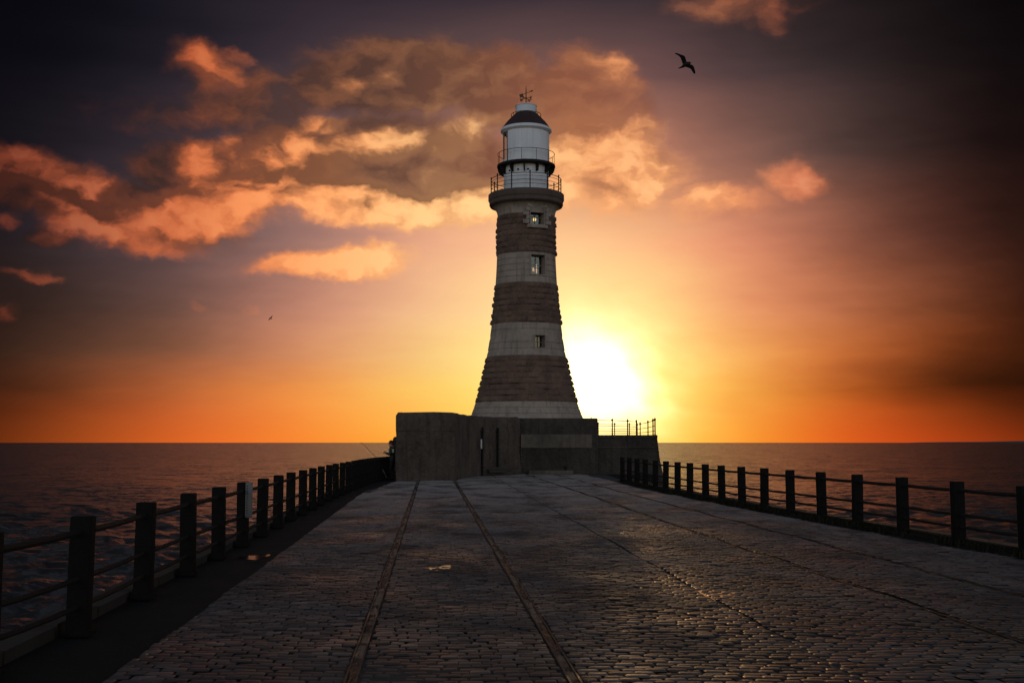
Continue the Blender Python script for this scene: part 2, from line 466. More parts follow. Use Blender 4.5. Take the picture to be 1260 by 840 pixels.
M = {
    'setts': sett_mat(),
    'sea': sea_mat(),
    'bed': mat('mortar_bed', (0.020, 0.018, 0.016), 0.9, 0.3, 4, 0.4, 40),
    'asphalt': mat('worn_asphalt', (0.0095, 0.0085, 0.0075), 0.92, 0.45, 1.2, 0.6, 50, rvar=0.08, spec=0.15),
    'coping': mat('coping_stone', (0.024, 0.020, 0.017), 0.85, 0.35, 2, 0.5, 30, rvar=0.15, spec=0.3),
    'steel': mat('rusty_rail_steel', (0.05, 0.03, 0.02), 0.6, 0.6, 1.5, 0.35, 40, metallic=0.3, rvar=0.2),
    'infill': mat('rail_infill', (0.040, 0.026, 0.017), 0.65, 0.8, 0.55, 0.8, 25, rvar=0.2, tint=(0.12, 0.08, 0.05), lohi=(0.47, 0.54)),
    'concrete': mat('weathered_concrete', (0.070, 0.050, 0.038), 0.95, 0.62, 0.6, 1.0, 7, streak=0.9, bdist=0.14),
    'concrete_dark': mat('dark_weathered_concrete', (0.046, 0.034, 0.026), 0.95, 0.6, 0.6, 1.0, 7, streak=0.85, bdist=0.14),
    'concrete_pale': mat('pale_render', (0.095, 0.075, 0.058), 0.95, 0.45, 0.8, 0.4, 14, streak=0.5, bdist=0.04),
    'red': mat('red_granite', (0.092, 0.054, 0.038), 0.95, 0.5, 1.3, 0.8, 9, tint=(0.120, 0.072, 0.051), bdist=0.06),
    'pale': mat('pale_granite', (0.260, 0.210, 0.172), 0.92, 0.28, 0.9, 0.4, 10, streak=0.6, bdist=0.03),
    'gallery': mat('gallery_stone', (0.085, 0.060, 0.047), 0.9, 0.3, 1.2, 0.6, 10, streak=0.5, bdist=0.04),
    'white': mat('white_paint', (0.62, 0.62, 0.64), 0.45, 0.08, 1.2, 0.1, 14, streak=0.22),
    'cowl': mat('cowl_paint', (0.56, 0.58, 0.61), 0.4, 0.1, 2.0, 0.1, 14, streak=0.2),
    'dome': mat('dome_copper', (0.030, 0.011, 0.008), 0.55, 0.3, 2.0, 0.2, 12),
    'iron': mat('black_iron', (0.010, 0.008, 0.0075), 0.7, 0.3, 6, 0.3, 50, spec=0.2),
    'vane': mat('vane_metal', (0.07, 0.035, 0.022), 0.5, 0.3, 9, metallic=0.4),
    'post': mat('black_painted_post', (0.006, 0.005, 0.0045), 0.85, 0.35, 5, 0.5, 30, spec=0.12),
    'rail': mat('galvanised_rail', (0.010, 0.008, 0.007), 0.75, 0.35, 6, 0.2, 60, spec=0.2),
    'dark': mat('dark_interior', (0.02, 0.018, 0.017), 0.9, 0.2, 3),
    'frame': mat('window_frame_paint', (0.16, 0.145, 0.135), 0.6, 0.15, 4),
    'timber': mat('dark_timber', (0.04, 0.03, 0.024), 0.85, 0.4, 3, 0.5, 30),
    'board': mat('white_board', (0.085, 0.083, 0.083), 0.5, 0.1, 5),
    'ink': mat('black_ink', (0.015, 0.015, 0.016), 0.7, 0.1, 5),
    'plate': mat('pale_plate', (0.60, 0.57, 0.53), 0.5, 0.1, 5),
    'weed': mat('dry_weed', (0.016, 0.014, 0.008), 0.95, 0.45, 6, spec=0.1),
    'land': mat('far_land', (0.05, 0.045, 0.04), 0.95, 0.3, 0.002),
    'jacket': mat('dark_jacket', (0.024, 0.026, 0.027), 0.9, 0.3, 14, 0.4, 30),
    'trousers': mat('dark_trousers', (0.016, 0.016, 0.018), 0.9, 0.3, 14, 0.4, 30),
    'skin': mat('skin', (0.33, 0.19, 0.14), 0.6, 0.08, 20),
    'cap': mat('red_brown_wool', (0.085, 0.028, 0.018), 0.9, 0.25, 40, 0.5, 80),
    'hivis': mat('pale_green_panel', (0.30, 0.36, 0.22), 0.7, 0.15, 14),
    'boot': mat('boot_rubber', (0.015, 0.014, 0.013), 0.6, 0.2, 12),
    'rod': mat('rod_blank', (0.16, 0.15, 0.14), 0.35, 0.1, 12),
    'cork': mat('cork_grip', (0.42, 0.36, 0.30), 0.8, 0.2, 60),
    'gull_dark': mat('gull_feathers_dark', (0.006, 0.005, 0.005), 0.95, 0.3, 12, spec=0.1),
    'gull_body': mat('gull_feathers_grey', (0.022, 0.019, 0.017), 0.95, 0.25, 12, spec=0.1),
    'glass': glass_mat('window_glass'),
    'lamp': glow_mat('warm_bulb', (1.0, 0.66, 0.16), 1.5),
    'lamp_dim': glow_mat('dim_bulb', (1.0, 0.62, 0.36), 0.55),  # painted glow for sky light in the middle window, not a bulb
}


# ------------------------------------------------------------------ mesh helpers
def link(name, me, m=None, parent=None):
    o = bpy.data.objects.new(name, me)
    COL.objects.link(o)
    if m is not None:
        for mm in (m if isinstance(m, (list, tuple)) else [m]):
            me.materials.append(mm)
    if parent is not None:
        o.parent = parent
    return o


def tag(o, label=None, cat=None, group=None, kind=None):
    if label:
        o['label'] = label
    if cat:
        o['category'] = cat
    if group:
        o['group'] = group
    if kind:
        o['kind'] = kind
    return o


def empty(name, loc, label, cat, group=None):
    o = bpy.data.objects.new(name, None)
    o.empty_display_size = 0.3
    COL.objects.link(o)
    o.location = loc
    return tag(o, label, cat, group)


class MB:
    """Collects pieces of ONE object; build() makes the mesh, moved so that 'org' is its origin."""
    def __init__(self):
        self.v, self.f, self.s, self.mi = [], [], [], []

    def add(self, vs, fs, smooth=False, mi=0):
        k = len(self.v)
        self.v += [tuple(p) for p in vs]
        self.f += [tuple(k + i for i in f) for f in fs]
        self.s += [smooth] * len(fs)
        self.mi += [mi] * len(fs)
        return self

    def box(self, c, size, rz=0.0, bev=0.0, mi=0, mtx=None):
        bm = bmesh.new()
        bmesh.ops.create_cube(bm, size=1.0)
        for v in bm.verts:
            v.co = Vector((v.co.x * size[0], v.co.y * size[1], v.co.z * size[2]))
        if bev:
            bmesh.ops.bevel(bm, geom=bm.edges[:], offset=bev, segments=2, affect='EDGES', profile=0.6)
        R = mtx or Matrix.Rotation(rz, 4, 'Z')
        vs = [(R @ v.co) + Vector(c) for v in bm.verts]
        fs = [[v.index for v in f.verts] for f in bm.faces]
        bm.free()
        return self.add(vs, fs, False, mi)

    def tube(self, pts, r, seg=8, closed=False, mi=0, cap=True):
        pts = [Vector(p) for p in pts]
        n = len(pts)
        rr = r if isinstance(r, (list, tuple)) else [r] * n
        vs, fs = [], []
        up0 = None
        for i, p in enumerate(pts):
            if closed:
                d = pts[(i + 1) % n] - pts[i - 1]
            else:
                d = pts[min(i + 1, n - 1)] - pts[max(i - 1, 0)]
            d.normalize()
            a = Vector((0, 0, 1)) if abs(d.z) < 0.95 else Vector((1, 0, 0))
            if up0 is not None and not closed:
                a = up0
            s = d.cross(a)
            if s.length < 1e-6:
                s = d.cross(Vector((0, 1, 0.1)))
            s.normalize()
            u = s.cross(d).normalized()
            if not closed:
                up0 = u
            for k in range(seg):
                t = 2 * PI * k / seg
                vs.append(p + (s * math.cos(t) + u * math.sin(t)) * rr[i])
        m = n if closed else n - 1
        for i in range(m):
            for k in range(seg):
                a, b = i * seg + k, i * seg + (k + 1) % seg
                c, d = ((i + 1) % n) * seg + (k + 1) % seg, ((i + 1) % n) * seg + k
                fs.append((a, b, c, d))
        if not closed and cap:
            fs.append(tuple(reversed(range(seg))))
            fs.append(tuple((n - 1) * seg + k for k in range(seg)))
        return self.add(vs, fs, True, mi)

    def lathe(self, prof, c=(0, 0, 0), seg=64, cap=True, a0=0.0, a1=2 * PI, mi=0, smooth=True):
        full = abs(a1 - a0 - 2 * PI) < 1e-6
        na = seg if full else seg + 1
        vs, fs = [], []
        for (r, z) in prof:
            for k in range(na):
                t = a0 + (a1 - a0) * k / seg
                vs.append((c[0] + r * math.sin(t), c[1] - r * math.cos(t), c[2] + z))
        for i in range(len(prof) - 1):
            for k in range(seg):
                k2 = (k + 1) % na
                fs.append((i * na + k, i * na + k2, (i + 1) * na + k2, (i + 1) * na + k))
        if cap and full:
            if prof[0][0] > 1e-6:
                fs.append(tuple(reversed(range(na))))
            if prof[-1][0] > 1e-6:
                fs.append(tuple((len(prof) - 1) * na + k for k in range(na)))
        return self.add(vs, fs, smooth, mi)

    def prism(self, poly, z0, z1, mi=0, inset=0.0, ztop=None):
        """Upright block over a ground polygon (anticlockwise); inset slopes the sides inwards towards the top."""
        n = len(poly)
        cx = sum(p[0] for p in poly) / n
        cy = sum(p[1] for p in poly) / n
        vs = [(x, y, z0) for x, y in poly]
        for i, (x, y) in enumerate(poly):
            d = Vector((cx - x, cy - y))
            if d.length:
                d.normalize()
            vs.append((x + d.x * inset, y + d.y * inset, (ztop[i] if ztop else z1)))
        fs = [(i, (i + 1) % n, n + (i + 1) % n, n + i) for i in range(n)]
        fs += [tuple(range(n, 2 * n)), tuple(reversed(range(n)))]
        return self.add(vs, fs, False, mi)

    def build(self, name, m, parent=None, org=(0, 0, 0), edge=35):
        me = bpy.data.meshes.new(name)
        ox, oy, oz = org
        me.from_pydata([(x - ox, y - oy, z - oz) for x, y, z in self.v], [], self.f)
        me.polygons.foreach_set('use_smooth', self.s)
        me.polygons.foreach_set('material_index', self.mi)
        me.update()
        try:
            me.set_sharp_from_angle(angle=math.radians(edge))
        except Exception:
            pass
        o = link(name, me, m, parent)
        if parent is None:
            o.location = org
        return o


def big_mesh(name, V, F, m, smooth=True, parent=None):
    """Mesh from numpy arrays of vertices and quads."""
    me = bpy.data.meshes.new(name)
    me.vertices.add(len(V))
    me.vertices.foreach_set('co', np.ascontiguousarray(V, dtype=np.float32).ravel())
    me.loops.add(F.size)
    me.loops.foreach_set('vertex_index', np.ascontiguousarray(F, dtype=np.int32).ravel())
    me.polygons.add(len(F))
    me.polygons.foreach_set('loop_start', np.arange(0, F.size, F.shape[1], dtype=np.int32))
    me.polygons.foreach_set('loop_total', np.full(len(F), F.shape[1], dtype=np.int32))
    me.polygons.foreach_set('use_smooth', np.full(len(F), smooth, dtype=bool))
    me.update(calc_edges=True)
    me.validate()
    return link(name, me, m, parent)


# ------------------------------------------------------------------ the pier in plan
KX = -99.0 / 1405.0                     # the pier runs slightly to the left of straight ahead
LEFT_PX = [(-160, 6.3), (-11, 8.2), (105, 10.05), (182, 12.35), (234.5, 14.5), (271.4, 16.5), (300.8, 18.5), (324.6, 20.45), (343.7, 22.5),
           (359, 24.6), (373.8, 26.6), (385.7, 28.6), (396, 30.65), (405.6, 32.7), (413.9, 34.7), (421.8, 36.5), (429, 38.4), (435.7, 40.3),
           (442, 42.3), (448, 44.3), (454.5, 46.3), (461.5, 48.4), (468, 50.0), (474.5, 51.3), (480.5, 53.4)]
RIGHT_PX = [(1515, 13.1), (1362, 15.0), (1258, 16.95), (1175.5, 18.9), (1108, 21.1), (1053, 23.0), (1009, 24.95), (971, 26.75), (939.4, 28.5),
            (911.6, 30.25), (887, 32.0), (867.3, 33.85), (848.3, 35.8), (833.2, 37.5), (818.8, 39.2), (806, 41.2), (793.5, 43.3), (783.5, 45.4),
            (774, 47.5), (765.5, 49.7)]
_far = [p for p in LEFT_PX if p[1] > 40]
LEFT_PX += [((a[0] + b_[0]) / 2, (a[1] + b_[1]) / 2) for a, b_ in zip(_far[:-1], _far[1:])]
LEFT_PX.sort(key=lambda p: p[1])
LEFT_W = [((px - 630) * d / 1405.0, d) for px, d in LEFT_PX]
RIGHT_W = [((px - 630) * d / 1405.0, d) for px, d in RIGHT_PX]


def _smooth(pts):
    d = np.array([p[1] for p in pts])
    lat = np.array([p[0] - p[1] * KX for p in pts])
    c = np.polyfit(d, lat, 4)
    return lambda y: float(np.polyval(c, min(max(y, d[0]), d[-1])))


LEFT_LAT, RIGHT_LAT = _smooth(LEFT_W), _smooth(RIGHT_W)
LX = lambda y: LEFT_LAT(y) + y * KX
RX = lambda y: RIGHT_LAT(y) + y * KX
SEA_Z = -5.0
TX, TY = 0.81, 64.0                     # lighthouse axis

# ------------------------------------------------------------------ sea
def build_sea():
    na, nr = 760, 640
    ang = np.linspace(-1.95, 1.95, na)
    rad = np.concatenate([np.geomspace(4.0, 220.0, 530, endpoint=False), np.geomspace(220.0, 26000.0, nr - 530)])
    A, R = np.meshgrid(ang, rad)
    X, Y = R * np.sin(A), R * np.cos(A)
    sp = np.maximum(R * (ang[1] - ang[0]), np.gradient(rad)[:, None] * np.ones_like(R))
    Z = np.zeros_like(X)
    rs = np.random.default_rng(3)
    for i in range(64):
        lam = 0.38 * (3.6 / 0.38) ** rs.random()
        th = math.radians(118) + rs.normal(0, 0.62)
        amp = 0.0140 * lam ** 0.9
        k = 2 * PI / lam
        ph = k * (X * math.cos(th) + Y * math.sin(th)) + rs.random() * 2 * PI
        fade = np.clip((lam / sp - 1.8) / 2.2, 0, 1)
        Z += amp * fade * (np.sin(ph) + 0.25 * np.sin(2 * ph + 0.5))
    V = np.stack([X, Y, Z + SEA_Z], -1).reshape(-1, 3)
    i = np.arange(nr - 1)[:, None] * na + np.arange(na - 1)[None, :]
    F = np.stack([i, i + na, i + na + 1, i + 1], -1).reshape(-1, 4)[:, ::-1]
    o = big_mesh('sea', V, F, M['sea'])
    return tag(o, kind='structure')


build_sea()

# ------------------------------------------------------------------ pier body, margins, setts
def build_pier():
    ys = [-14, -6, 0] + [float(y) for y in range(4, 52, 2)]
    L = [(LX(max(y, 6)) + (y - max(y, 6)) * KX - 0.32, y) for y in ys]
    R = [(RX(max(y, 13)) + (y - max(y, 13)) * KX + 0.30, y) for y in ys]
    head_r = [(5.6, 52.5), (6.2, 56), (7.6, 60), (8.4, 70), (6.5, 84), (1, 90)]
    head_l = [(-6.0, 53), (-6.6, 60), (-7, 72), (-4.5, 85)]
    poly = R + head_r + list(reversed(head_l)) + list(reversed(L))
    b = MB()
    b.prism(poly, SEA_Z - 2, -0.030)
    tag(b.build('pier_body', M['asphalt']), kind='structure')
    # coping stones along the seaward edges, one band each side
    for side, fn, sgn, w, y0 in (('left', LX, -1, 0.30, 6.0), ('right', RX, 1, 0.30, 13.0)):
        c = MB()
        y = -14.0
        while y < (51 if sgn < 0 else 50):
            y2 = y + 1.2
            def P(yy, e):
                q = max(yy, y0)
                return (fn(q) + (yy - q) * KX + sgn * e, yy)
            e0, e1 = 0.13, 0.13 + w
            q = [P(y + .012, e0), P(y + .012, e1), P(y2 - .012, e1), P(y2 - .012, e0)]
            if sgn < 0:
                q = q[::-1]
            h = 0.075 + random.uniform(-.012, .012)
            c.prism(q, -0.4, h, inset=0.012)
            y = y2
        tag(c.build('kerb', M['coping']), kind='structure')


build_pier()

# lateral lines on the deck (metres right of the standpoint, along the pier)
RAILS = [-0.555, 1.010, 4.95, 6.42]
JOINT = 3.02


def build_setts():
    zones = [(-2.27, RAILS[0] - .055), (RAILS[0] + .055, RAILS[1] - .055), (RAILS[1] + .055, JOINT - .012), (JOINT + .012, RAILS[2] - .05),
             (RAILS[2] + .05, RAILS[3] - .05), (RAILS[3] + .05, 9.2)]
    cx, cy, w, h, tone = [], [], [], [], []
    pitch = 0.116
    for (a, b) in zones:
        n = max(1, round((b - a) / 0.165))
        ww = (b - a) / n
        for row in range(int(62.5 / pitch)):
            y = 1.5 + row * pitch
            k = np.arange(n + 1)
            off = 0.5 * ww if row % 2 else 0.0
            e = a + np.arange(n + 2) * ww - off + RNG.normal(0, ww * .10, n + 2)
            x0 = np.clip(e[:-1], a, b)
            x1 = np.clip(e[1:], a, b)
            ok = (x1 - x0) > 0.03
            x0, x1 = x0[ok], x1[ok]
            jit = RNG.normal(0, .006, len(x0))
            cx.append((x0 + x1) / 2 + jit)
            cy.append(np.full(len(x0), y) + RNG.normal(0, .004, len(x0)))
            w.append((x1 - x0) - .010)
            h.append(np.full(len(x0), pitch - .010) + RNG.normal(0, .004, len(x0)))
    cx, cy, w, h = map(np.concatenate, (cx, cy, w, h))
    wx = cx + cy * KX
    rl = np.array([RIGHT_LAT(y) for y in cy]) - 0.42
    ll = np.array([LEFT_LAT(y) for y in cy])
    llim = np.where(cy < 38, -2.27, np.maximum(-2.27, ll + .75))
    keep = (cx + w / 2 < rl) & (cx - w / 2 > llim - .01)
    # stop at the walls of the pier head
    keep &= ~((wx < -2.4) & (cy > 49.9) & (wx > -5.4))
    keep &= cy < np.where(wx < 0.5, np.interp(wx, [-2.5, -2.09, -1.23, .43], [50.1, 54.3, 57.6, 59.8]), 59.85)
    keep &= ~((wx > 4.9) & (cy > 50.5))
    cx, cy, w, h = cx[keep], cy[keep], w[keep], h[keep]
    n = len(cx)
    g = np.array([-.5, -.40, .40, .5])
    gx, gy = np.meshgrid(g, g)
    edge = ((np.abs(gx) > .4) | (np.abs(gy) > .4)).astype(float)
    lz = RNG.normal(0, .0032, n)
    tx, ty = RNG.normal(0, .015, n), RNG.normal(0, .018, n)
    X = cx[:, None, None] + gx[None] * w[:, None, None]
    Y = cy[:, None, None] + gy[None] * h[:, None, None]
    und = 0.010 * np.sin(X * 1.9 + .6 * Y) * np.sin(Y * .83 + 1) + .006 * np.sin(X * .7 - Y * 1.7)
    Z = lz[:, None, None] + und - 0.0065 * edge[None] + gx[None] * w[:, None, None] * tx[:, None, None] + gy[None] * h[:, None, None] * ty[:, None, None]
    X = X + Y * KX
    V = np.stack([X, Y, Z - 0.004], -1).reshape(-1, 3)
    q = []
    for j in range(3):
        for i in range(3):
            a = j * 4 + i
            q.append((a, a + 1, a + 5, a + 4))
    F = (np.arange(n)[:, None, None] * 16 + np.array(q)[None]).reshape(-1, 4)
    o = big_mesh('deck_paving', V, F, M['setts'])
    tone = np.repeat(np.clip(RNG.normal(.5, .2, n), 0, 1), 16).astype(np.float32)
    at_ = o.data.attributes.new('tone', 'FLOAT', 'POINT')
    if len(at_.data) == len(tone):
        at_.data.foreach_set('value', tone)
    tag(o, kind='structure')
    # the mortar the setts lie in
    b = MB()
    ys = [1.0 + 2 * i for i in range(25)]
    R = [(RX(max(y, 13)) + (y - max(y, 13)) * KX - .40, y) for y in ys]
    poly = R + [(4.9, 50.6), (4.9, 59.9), (.5, 59.85), (-1.2, 57.6), (-2.1, 54.3), (-2.5, 50.0), (-4.8, 49.8), (-4.85, 46.0), (-2.27 + 40 * KX, 40), (-2.27 + KX, 1.0)]
    b.add([(x, y, -.022) for x, y in poly], [tuple(range(len(poly)))])
    tag(b.build('paving_bed', M['bed']), kind='structure')


build_setts()


def build_tracks():
    for k, lat in enumerate(RAILS):
        near = k < 2
        y0, y1 = 1.0, (49.6 if k == 0 else 50.6 if k == 1 else 48.0)
        hw = 0.046 if near else 0.032
        g = MB()
        n = int((y1 - y0) / .5)
        rows = []
        for i in range(n + 1):
            y = y0 + (y1 - y0) * i / n
            x = lat + y * KX
            rows.append((x, y, 0.006 * math.sin(y * 1.3 + k)))
        # infill strip between the rail heads, worn and lumpy
        def strip(mb, e0, e1, z0, z1, cuts=4, rough=.004):
            vs, fs = [], []
            m = int((y1 - y0) / .12)
            for i in range(m + 1):
                y = y0 + (y1 - y0) * i / m
                x = lat + y * KX
                for c in range(cuts + 1):
                    f = c / cuts
                    e = e0 + (e1 - e0) * f
                    vs.append((x + e, y, z0 + (z1 - z0) * f + random.gauss(0, rough)))
            for i in range(m):
                for c in range(cuts):
                    a = i * (cuts + 1) + c
                    fs.append((a, a + 1, a + cuts + 2, a + cuts + 1))
            mb.add(vs, fs, True)
        strip(g, -hw + .016, hw - .016, -.014, -.012, 4, .006)
        o = g.build('tram_rail', M['infill'] if near else M['steel'])
        tag(o, kind='structure')
        s = MB()
        strip(s, -hw, -hw + .016, .002, .002, 1, .0015)
        if near:
            strip(s, hw - .016, hw, .002, .002, 1, .0015)
        tag(s.build('rail_edge', M['steel']), kind='structure')


build_tracks()


def puddles():
    m = bpy.data.materials.new('rain_water')
    m.use_nodes = True
    p = m.node_tree.nodes['Principled BSDF']
    p.inputs['Base Color'].default_value = (0.012, 0.011, 0.010, 1)
    p.inputs['Roughness'].default_value = 0.2
    p.inputs['IOR'].default_value = 1.33
    rs = random.Random(21)
    for (px, py, rx, ry, deep) in ((540, 698, .15, .40, .004), (313, 683, .15, .45, None), (845, 727, .45, .60, .0065), (775, 655, .35, .7, .006)):
        c = onz(px, py, 0)
        lx = c.x - c.y * KX
        und = 0.010 * math.sin(lx * 1.9 + .6 * c.y) * math.sin(c.y * .83 + 1) + .006 * math.sin(lx * .7 - c.y * 1.7) - .004
        z = -.024 if deep is None else und - deep
        n = 28
        ph = [rs.uniform(0, 6.28) for _ in range(4)]
        vs = []
        for k in range(n):
            t = 2 * PI * k / n
            q = 1 + .28 * math.sin(2 * t + ph[0]) + .2 * math.sin(3 * t + ph[1]) + .12 * math.sin(5 * t + ph[2])
            vs.append((c.x + rx * q * math.cos(t), c.y + ry * q * math.sin(t), z))
        b = MB()
        b.add(vs, [tuple(range(n))])
        tag(b.build('puddle', m), kind='structure')


puddles()


def far_land():
    b = MB()
    vs, fs = [], []
    n = 60
    for i in range(n + 1):
        px = 1120 + i * 12
        t = i / n
        h = (2.2 * min(1, t * 3.2) ** .7 + .5 * math.sin(i * .7) * min(1, t * 3)) * 11500 / 1405.0 + 1.0
        r = ray(px, 544)
        for dist, hh in ((11500, -8), (11600, max(h, 0)), (12600, max(h * 1.05, 0)), (12700, -8)):
            p = Vector((r.x, r.y, 0)).normalized() * dist
            vs.append((p.x, p.y, SEA_Z + hh + (3 if hh > 0 else 0)))
    for i in range(n):
        for c in range(3):
            a = i * 4 + c
            fs.append((a, a + 4, a + 5, a + 1))
    b.add(vs, fs, True)
    tag(b.build('headland', M['land']), kind='structure')


far_land()


# ------------------------------------------------------------------ lighthouse
LH = empty('lighthouse', (TX, TY, 2.95), 'tall banded stone lighthouse with white lantern room on the pier end', 'lighthouse')
ORG = Vector((TX, TY, 2.95))


def zr(y_px, r_px):
    """Height above the tower's foot and radius in metres for a measured spot on its outline."""
    r = ray(630, y_px)
    return CAM_H + r.z * TY / r.y - ORG.z, r_px * TY / r.y


def lpart(mb, name, m, parent=None, edge=35):
    o = mb.build(name, m, None, (0, 0, 0), edge)
    o.parent = parent or LH
    return o


SHAFT = [(254, 40.5), (268, 35.2), (297, 35.7), (316, 36.0), (345, 37.2), (364, 39.0), (392, 41.9), (419, 45.6), (448, 50.0), (464, 54.0), (490, 60.8), (508, 67.3), (517, 70.5)]
_sz = [zr(y, r) for y, r in SHAFT[1:]][::-1]
_zz = np.array([z for z, r in _sz]); _rr = np.array([r for z, r in _sz])
_pf = np.polyfit(_zz, _rr, 5)
shaft_r = lambda z: float(np.polyval(_pf, z))


def H(y):
    return zr(y, 0)[0]


WINDOWS = [  # azimuth, bottom and top (px), half width (px), depth
    dict(a=math.radians(21.5), y0=282.0, y1=262.3, hw=8.4, kind='lamp'),
    dict(a=math.radians(22.0), y0=342.5, y1=319.0, hw=8.4, kind='bright'),
    dict(a=math.radians(20.0), y0=431.0, y1=416.5, hw=6.0, kind='dim'),
]
for w in WINDOWS:
    z0, hw = zr(w['y0'], w['hw'])
    z1, _ = zr(w['y1'], 0)
    w['z0'], w['z1'], w['hwm'] = z0, z1, hw / math.cos(w['a'])
    w['r'] = shaft_r((z0 + z1) / 2)
    w['da'] = w['hwm'] / w['r']


def band(name, ya, yb, m, rock):
    """One course band of the shaft; rock-faced bands bulge block by block. Openings for windows are left free."""
    za, zb = H(ya), H(yb)
    zs = set()
    ncourse = max(2, round((zb - za) / 0.335))
    per = 5 if rock else 2
    for i in range(ncourse * per + 1):
        zs.add(round(za + (zb - za) * i / (ncourse * per), 5))
    angs = set(round(2 * PI * k / 200, 6) for k in range(200))
    holes = []
    for w in WINDOWS:
        if w['z1'] > za + .02 and w['z0'] < zb - .02:
            h = (w['a'] - w['da'], w['a'] + w['da'], max(w['z0'], za), min(w['z1'], zb))
            holes.append(h)
            angs = set(t for t in angs if abs(t - h[0]) > .012 and abs(t - h[1]) > .012) | {h[0], h[1]}
            zs = set(z for z in zs if abs(z - h[2]) > .02 and abs(z - h[3]) > .02) | {h[2], h[3], round(za, 5), round(zb, 5)}
    joints = []
    if not rock:
        joints = [za + (zb - za) * i / ncourse for i in range(1, ncourse)]
        for j in joints:
            if not any(abs(j - e) < .05 for h in holes for e in h[2:]):
                zs = set(z for z in zs if abs(z - j) > .03) | {j - .022, j - .014, j + .014, j + .022}
    zs, angs = sorted(zs), sorted(angs)
    nb = 22
    vs, fs = [], []
    rs = random.Random(name + str(ya))
    off = {}
    for z in zs:
        for t in angs:
            r = shaft_r(z)
            if any(abs(z - j) < .018 for j in joints):
                r -= .03
            if rock:
                c = (z - za) / (zb - za) * ncourse
                ci = min(int(c), ncourse - 1)
                fz = c - ci
                u = (t / (2 * PI) * nb + (0.5 if ci % 2 else 0)) % nb
                ui = int(u)
                fu = u - ui
                key = (ci, ui)
                if key not in off:
                    off[key] = (rs.uniform(.02, .095), rs.uniform(-.5, .5), rs.uniform(-.5, .5))
                o_, sx, sz_ = off[key]
                pil = max(0, min(1, 9 * min(fu, 1 - fu))) ** .5 * max(0, min(1, 4.5 * min(fz, 1 - fz))) ** .5
                r += pil * o_ * (1 + sx * (fu - .5) * 2 + sz_ * (fz - .5) * 2) + rs.gauss(0, .012) * pil
            vs.append((TX + r * math.sin(t) - ORG.x, TY - r * math.cos(t) - ORG.y, z))
    na = len(angs)
    for i in range(len(zs) - 1):
        for k in range(na):
            k2 = (k + 1) % na
            if k2:
                tm, zm = (angs[k] + angs[k2]) / 2, (zs[i] + zs[i + 1]) / 2
                if any(h[0] < tm < h[1] and h[2] < zm < h[3] for h in holes):
                    continue
            fs.append((i * na + k, i * na + k2, (i + 1) * na + k2, (i + 1) * na + k))
    b = MB().add(vs, fs, True)
    return lpart(b, name, m, edge=60 if rock else 30)


BANDS = [('pale_granite_band', 517, 495.5, 'pale', 0), ('red_granite_band', 495.5, 440.0, 'red', 1), ('pale_granite_band', 440.0, 400.5, 'pale', 0),
         ('red_granite_band', 400.5, 351.5, 'red', 1), ('pale_granite_band', 351.5, 315.5, 'pale', 0), ('red_granite_band', 315.5, 268.0, 'red', 1)]
for nm, ya, yb, mm, rk in BANDS:
    o = band(nm, ya, yb, M[mm], rk)
# inner lining keeps the openings dark
b = MB()
b.lathe([(shaft_r(z) - .75, z) for z in np.linspace(.1, H(262), 20)], seg=64, cap=True)
lpart(b, 'inner_lining', M['dark'])

# cavetto and gallery
z268, z254 = H(268), H(254)
r268, r254 = shaft_r(z268), zr(254, 44.5)[1]
b = MB()
prof = []
for i in range(13):
    t = i / 12
    prof.append((r268 + (r254 - r268) * (1 - math.cos(t * PI / 2)) ** 1.0, z268 + (z254 - .05 - z268) * math.sin(t * PI / 2) ** .9))
b.lathe(prof, seg=96, cap=False)
lpart(b, 'gallery_cove', M['pale'])
b = MB()
rg, rg2 = zr(245, 46.6)[1], zr(250, 45.3)[1]
zt, zm, zb_ = H(240.4), H(248.2), H(255.5)
b.lathe([(r254 - .3, zb_ + .0), (rg2 - .12, zb_), (rg2, zb_ + .1), (rg2, zm - .05), (rg - .02, zm), (rg, zm + .04), (rg, zt - .04), (rg - .05, zt), (1.0, zt)], seg=96, cap=False)
lpart(b, 'gallery', M['gallery'], edge=30)

# gallery railing
gr = MB()
rrail = rg - .16
hh = 0.92
for z in (.26, .48, .70):
    gr.tube([(rrail * math.sin(2 * PI * k / 72), -rrail * math.cos(2 * PI * k / 72), zt + z) for k in range(72)], .013, 5, closed=True)
gr.tube([(rrail * math.sin(2 * PI * k / 72), -rrail * math.cos(2 * PI * k / 72), zt + hh - .06) for k in range(72)], .02, 6, closed=True)
gro = lpart(gr, 'gallery_railing', M['iron'])
for k in range(12):
    t = math.radians(5.5 + 30 * k)
    b = MB()
    x, y = rrail * math.sin(t), -rrail * math.cos(t)
    b.tube([(x, y, zt - .01), (x, y, zt + hh)], .03, 8)
    b.lathe([(.001, 0), (.035, .015), (.048, .05), (.035, .085), (.001, .1)], (x, y, zt + hh - .02), 10, cap=False)
    lpart(b, 'railing_post', M['iron'], gro)

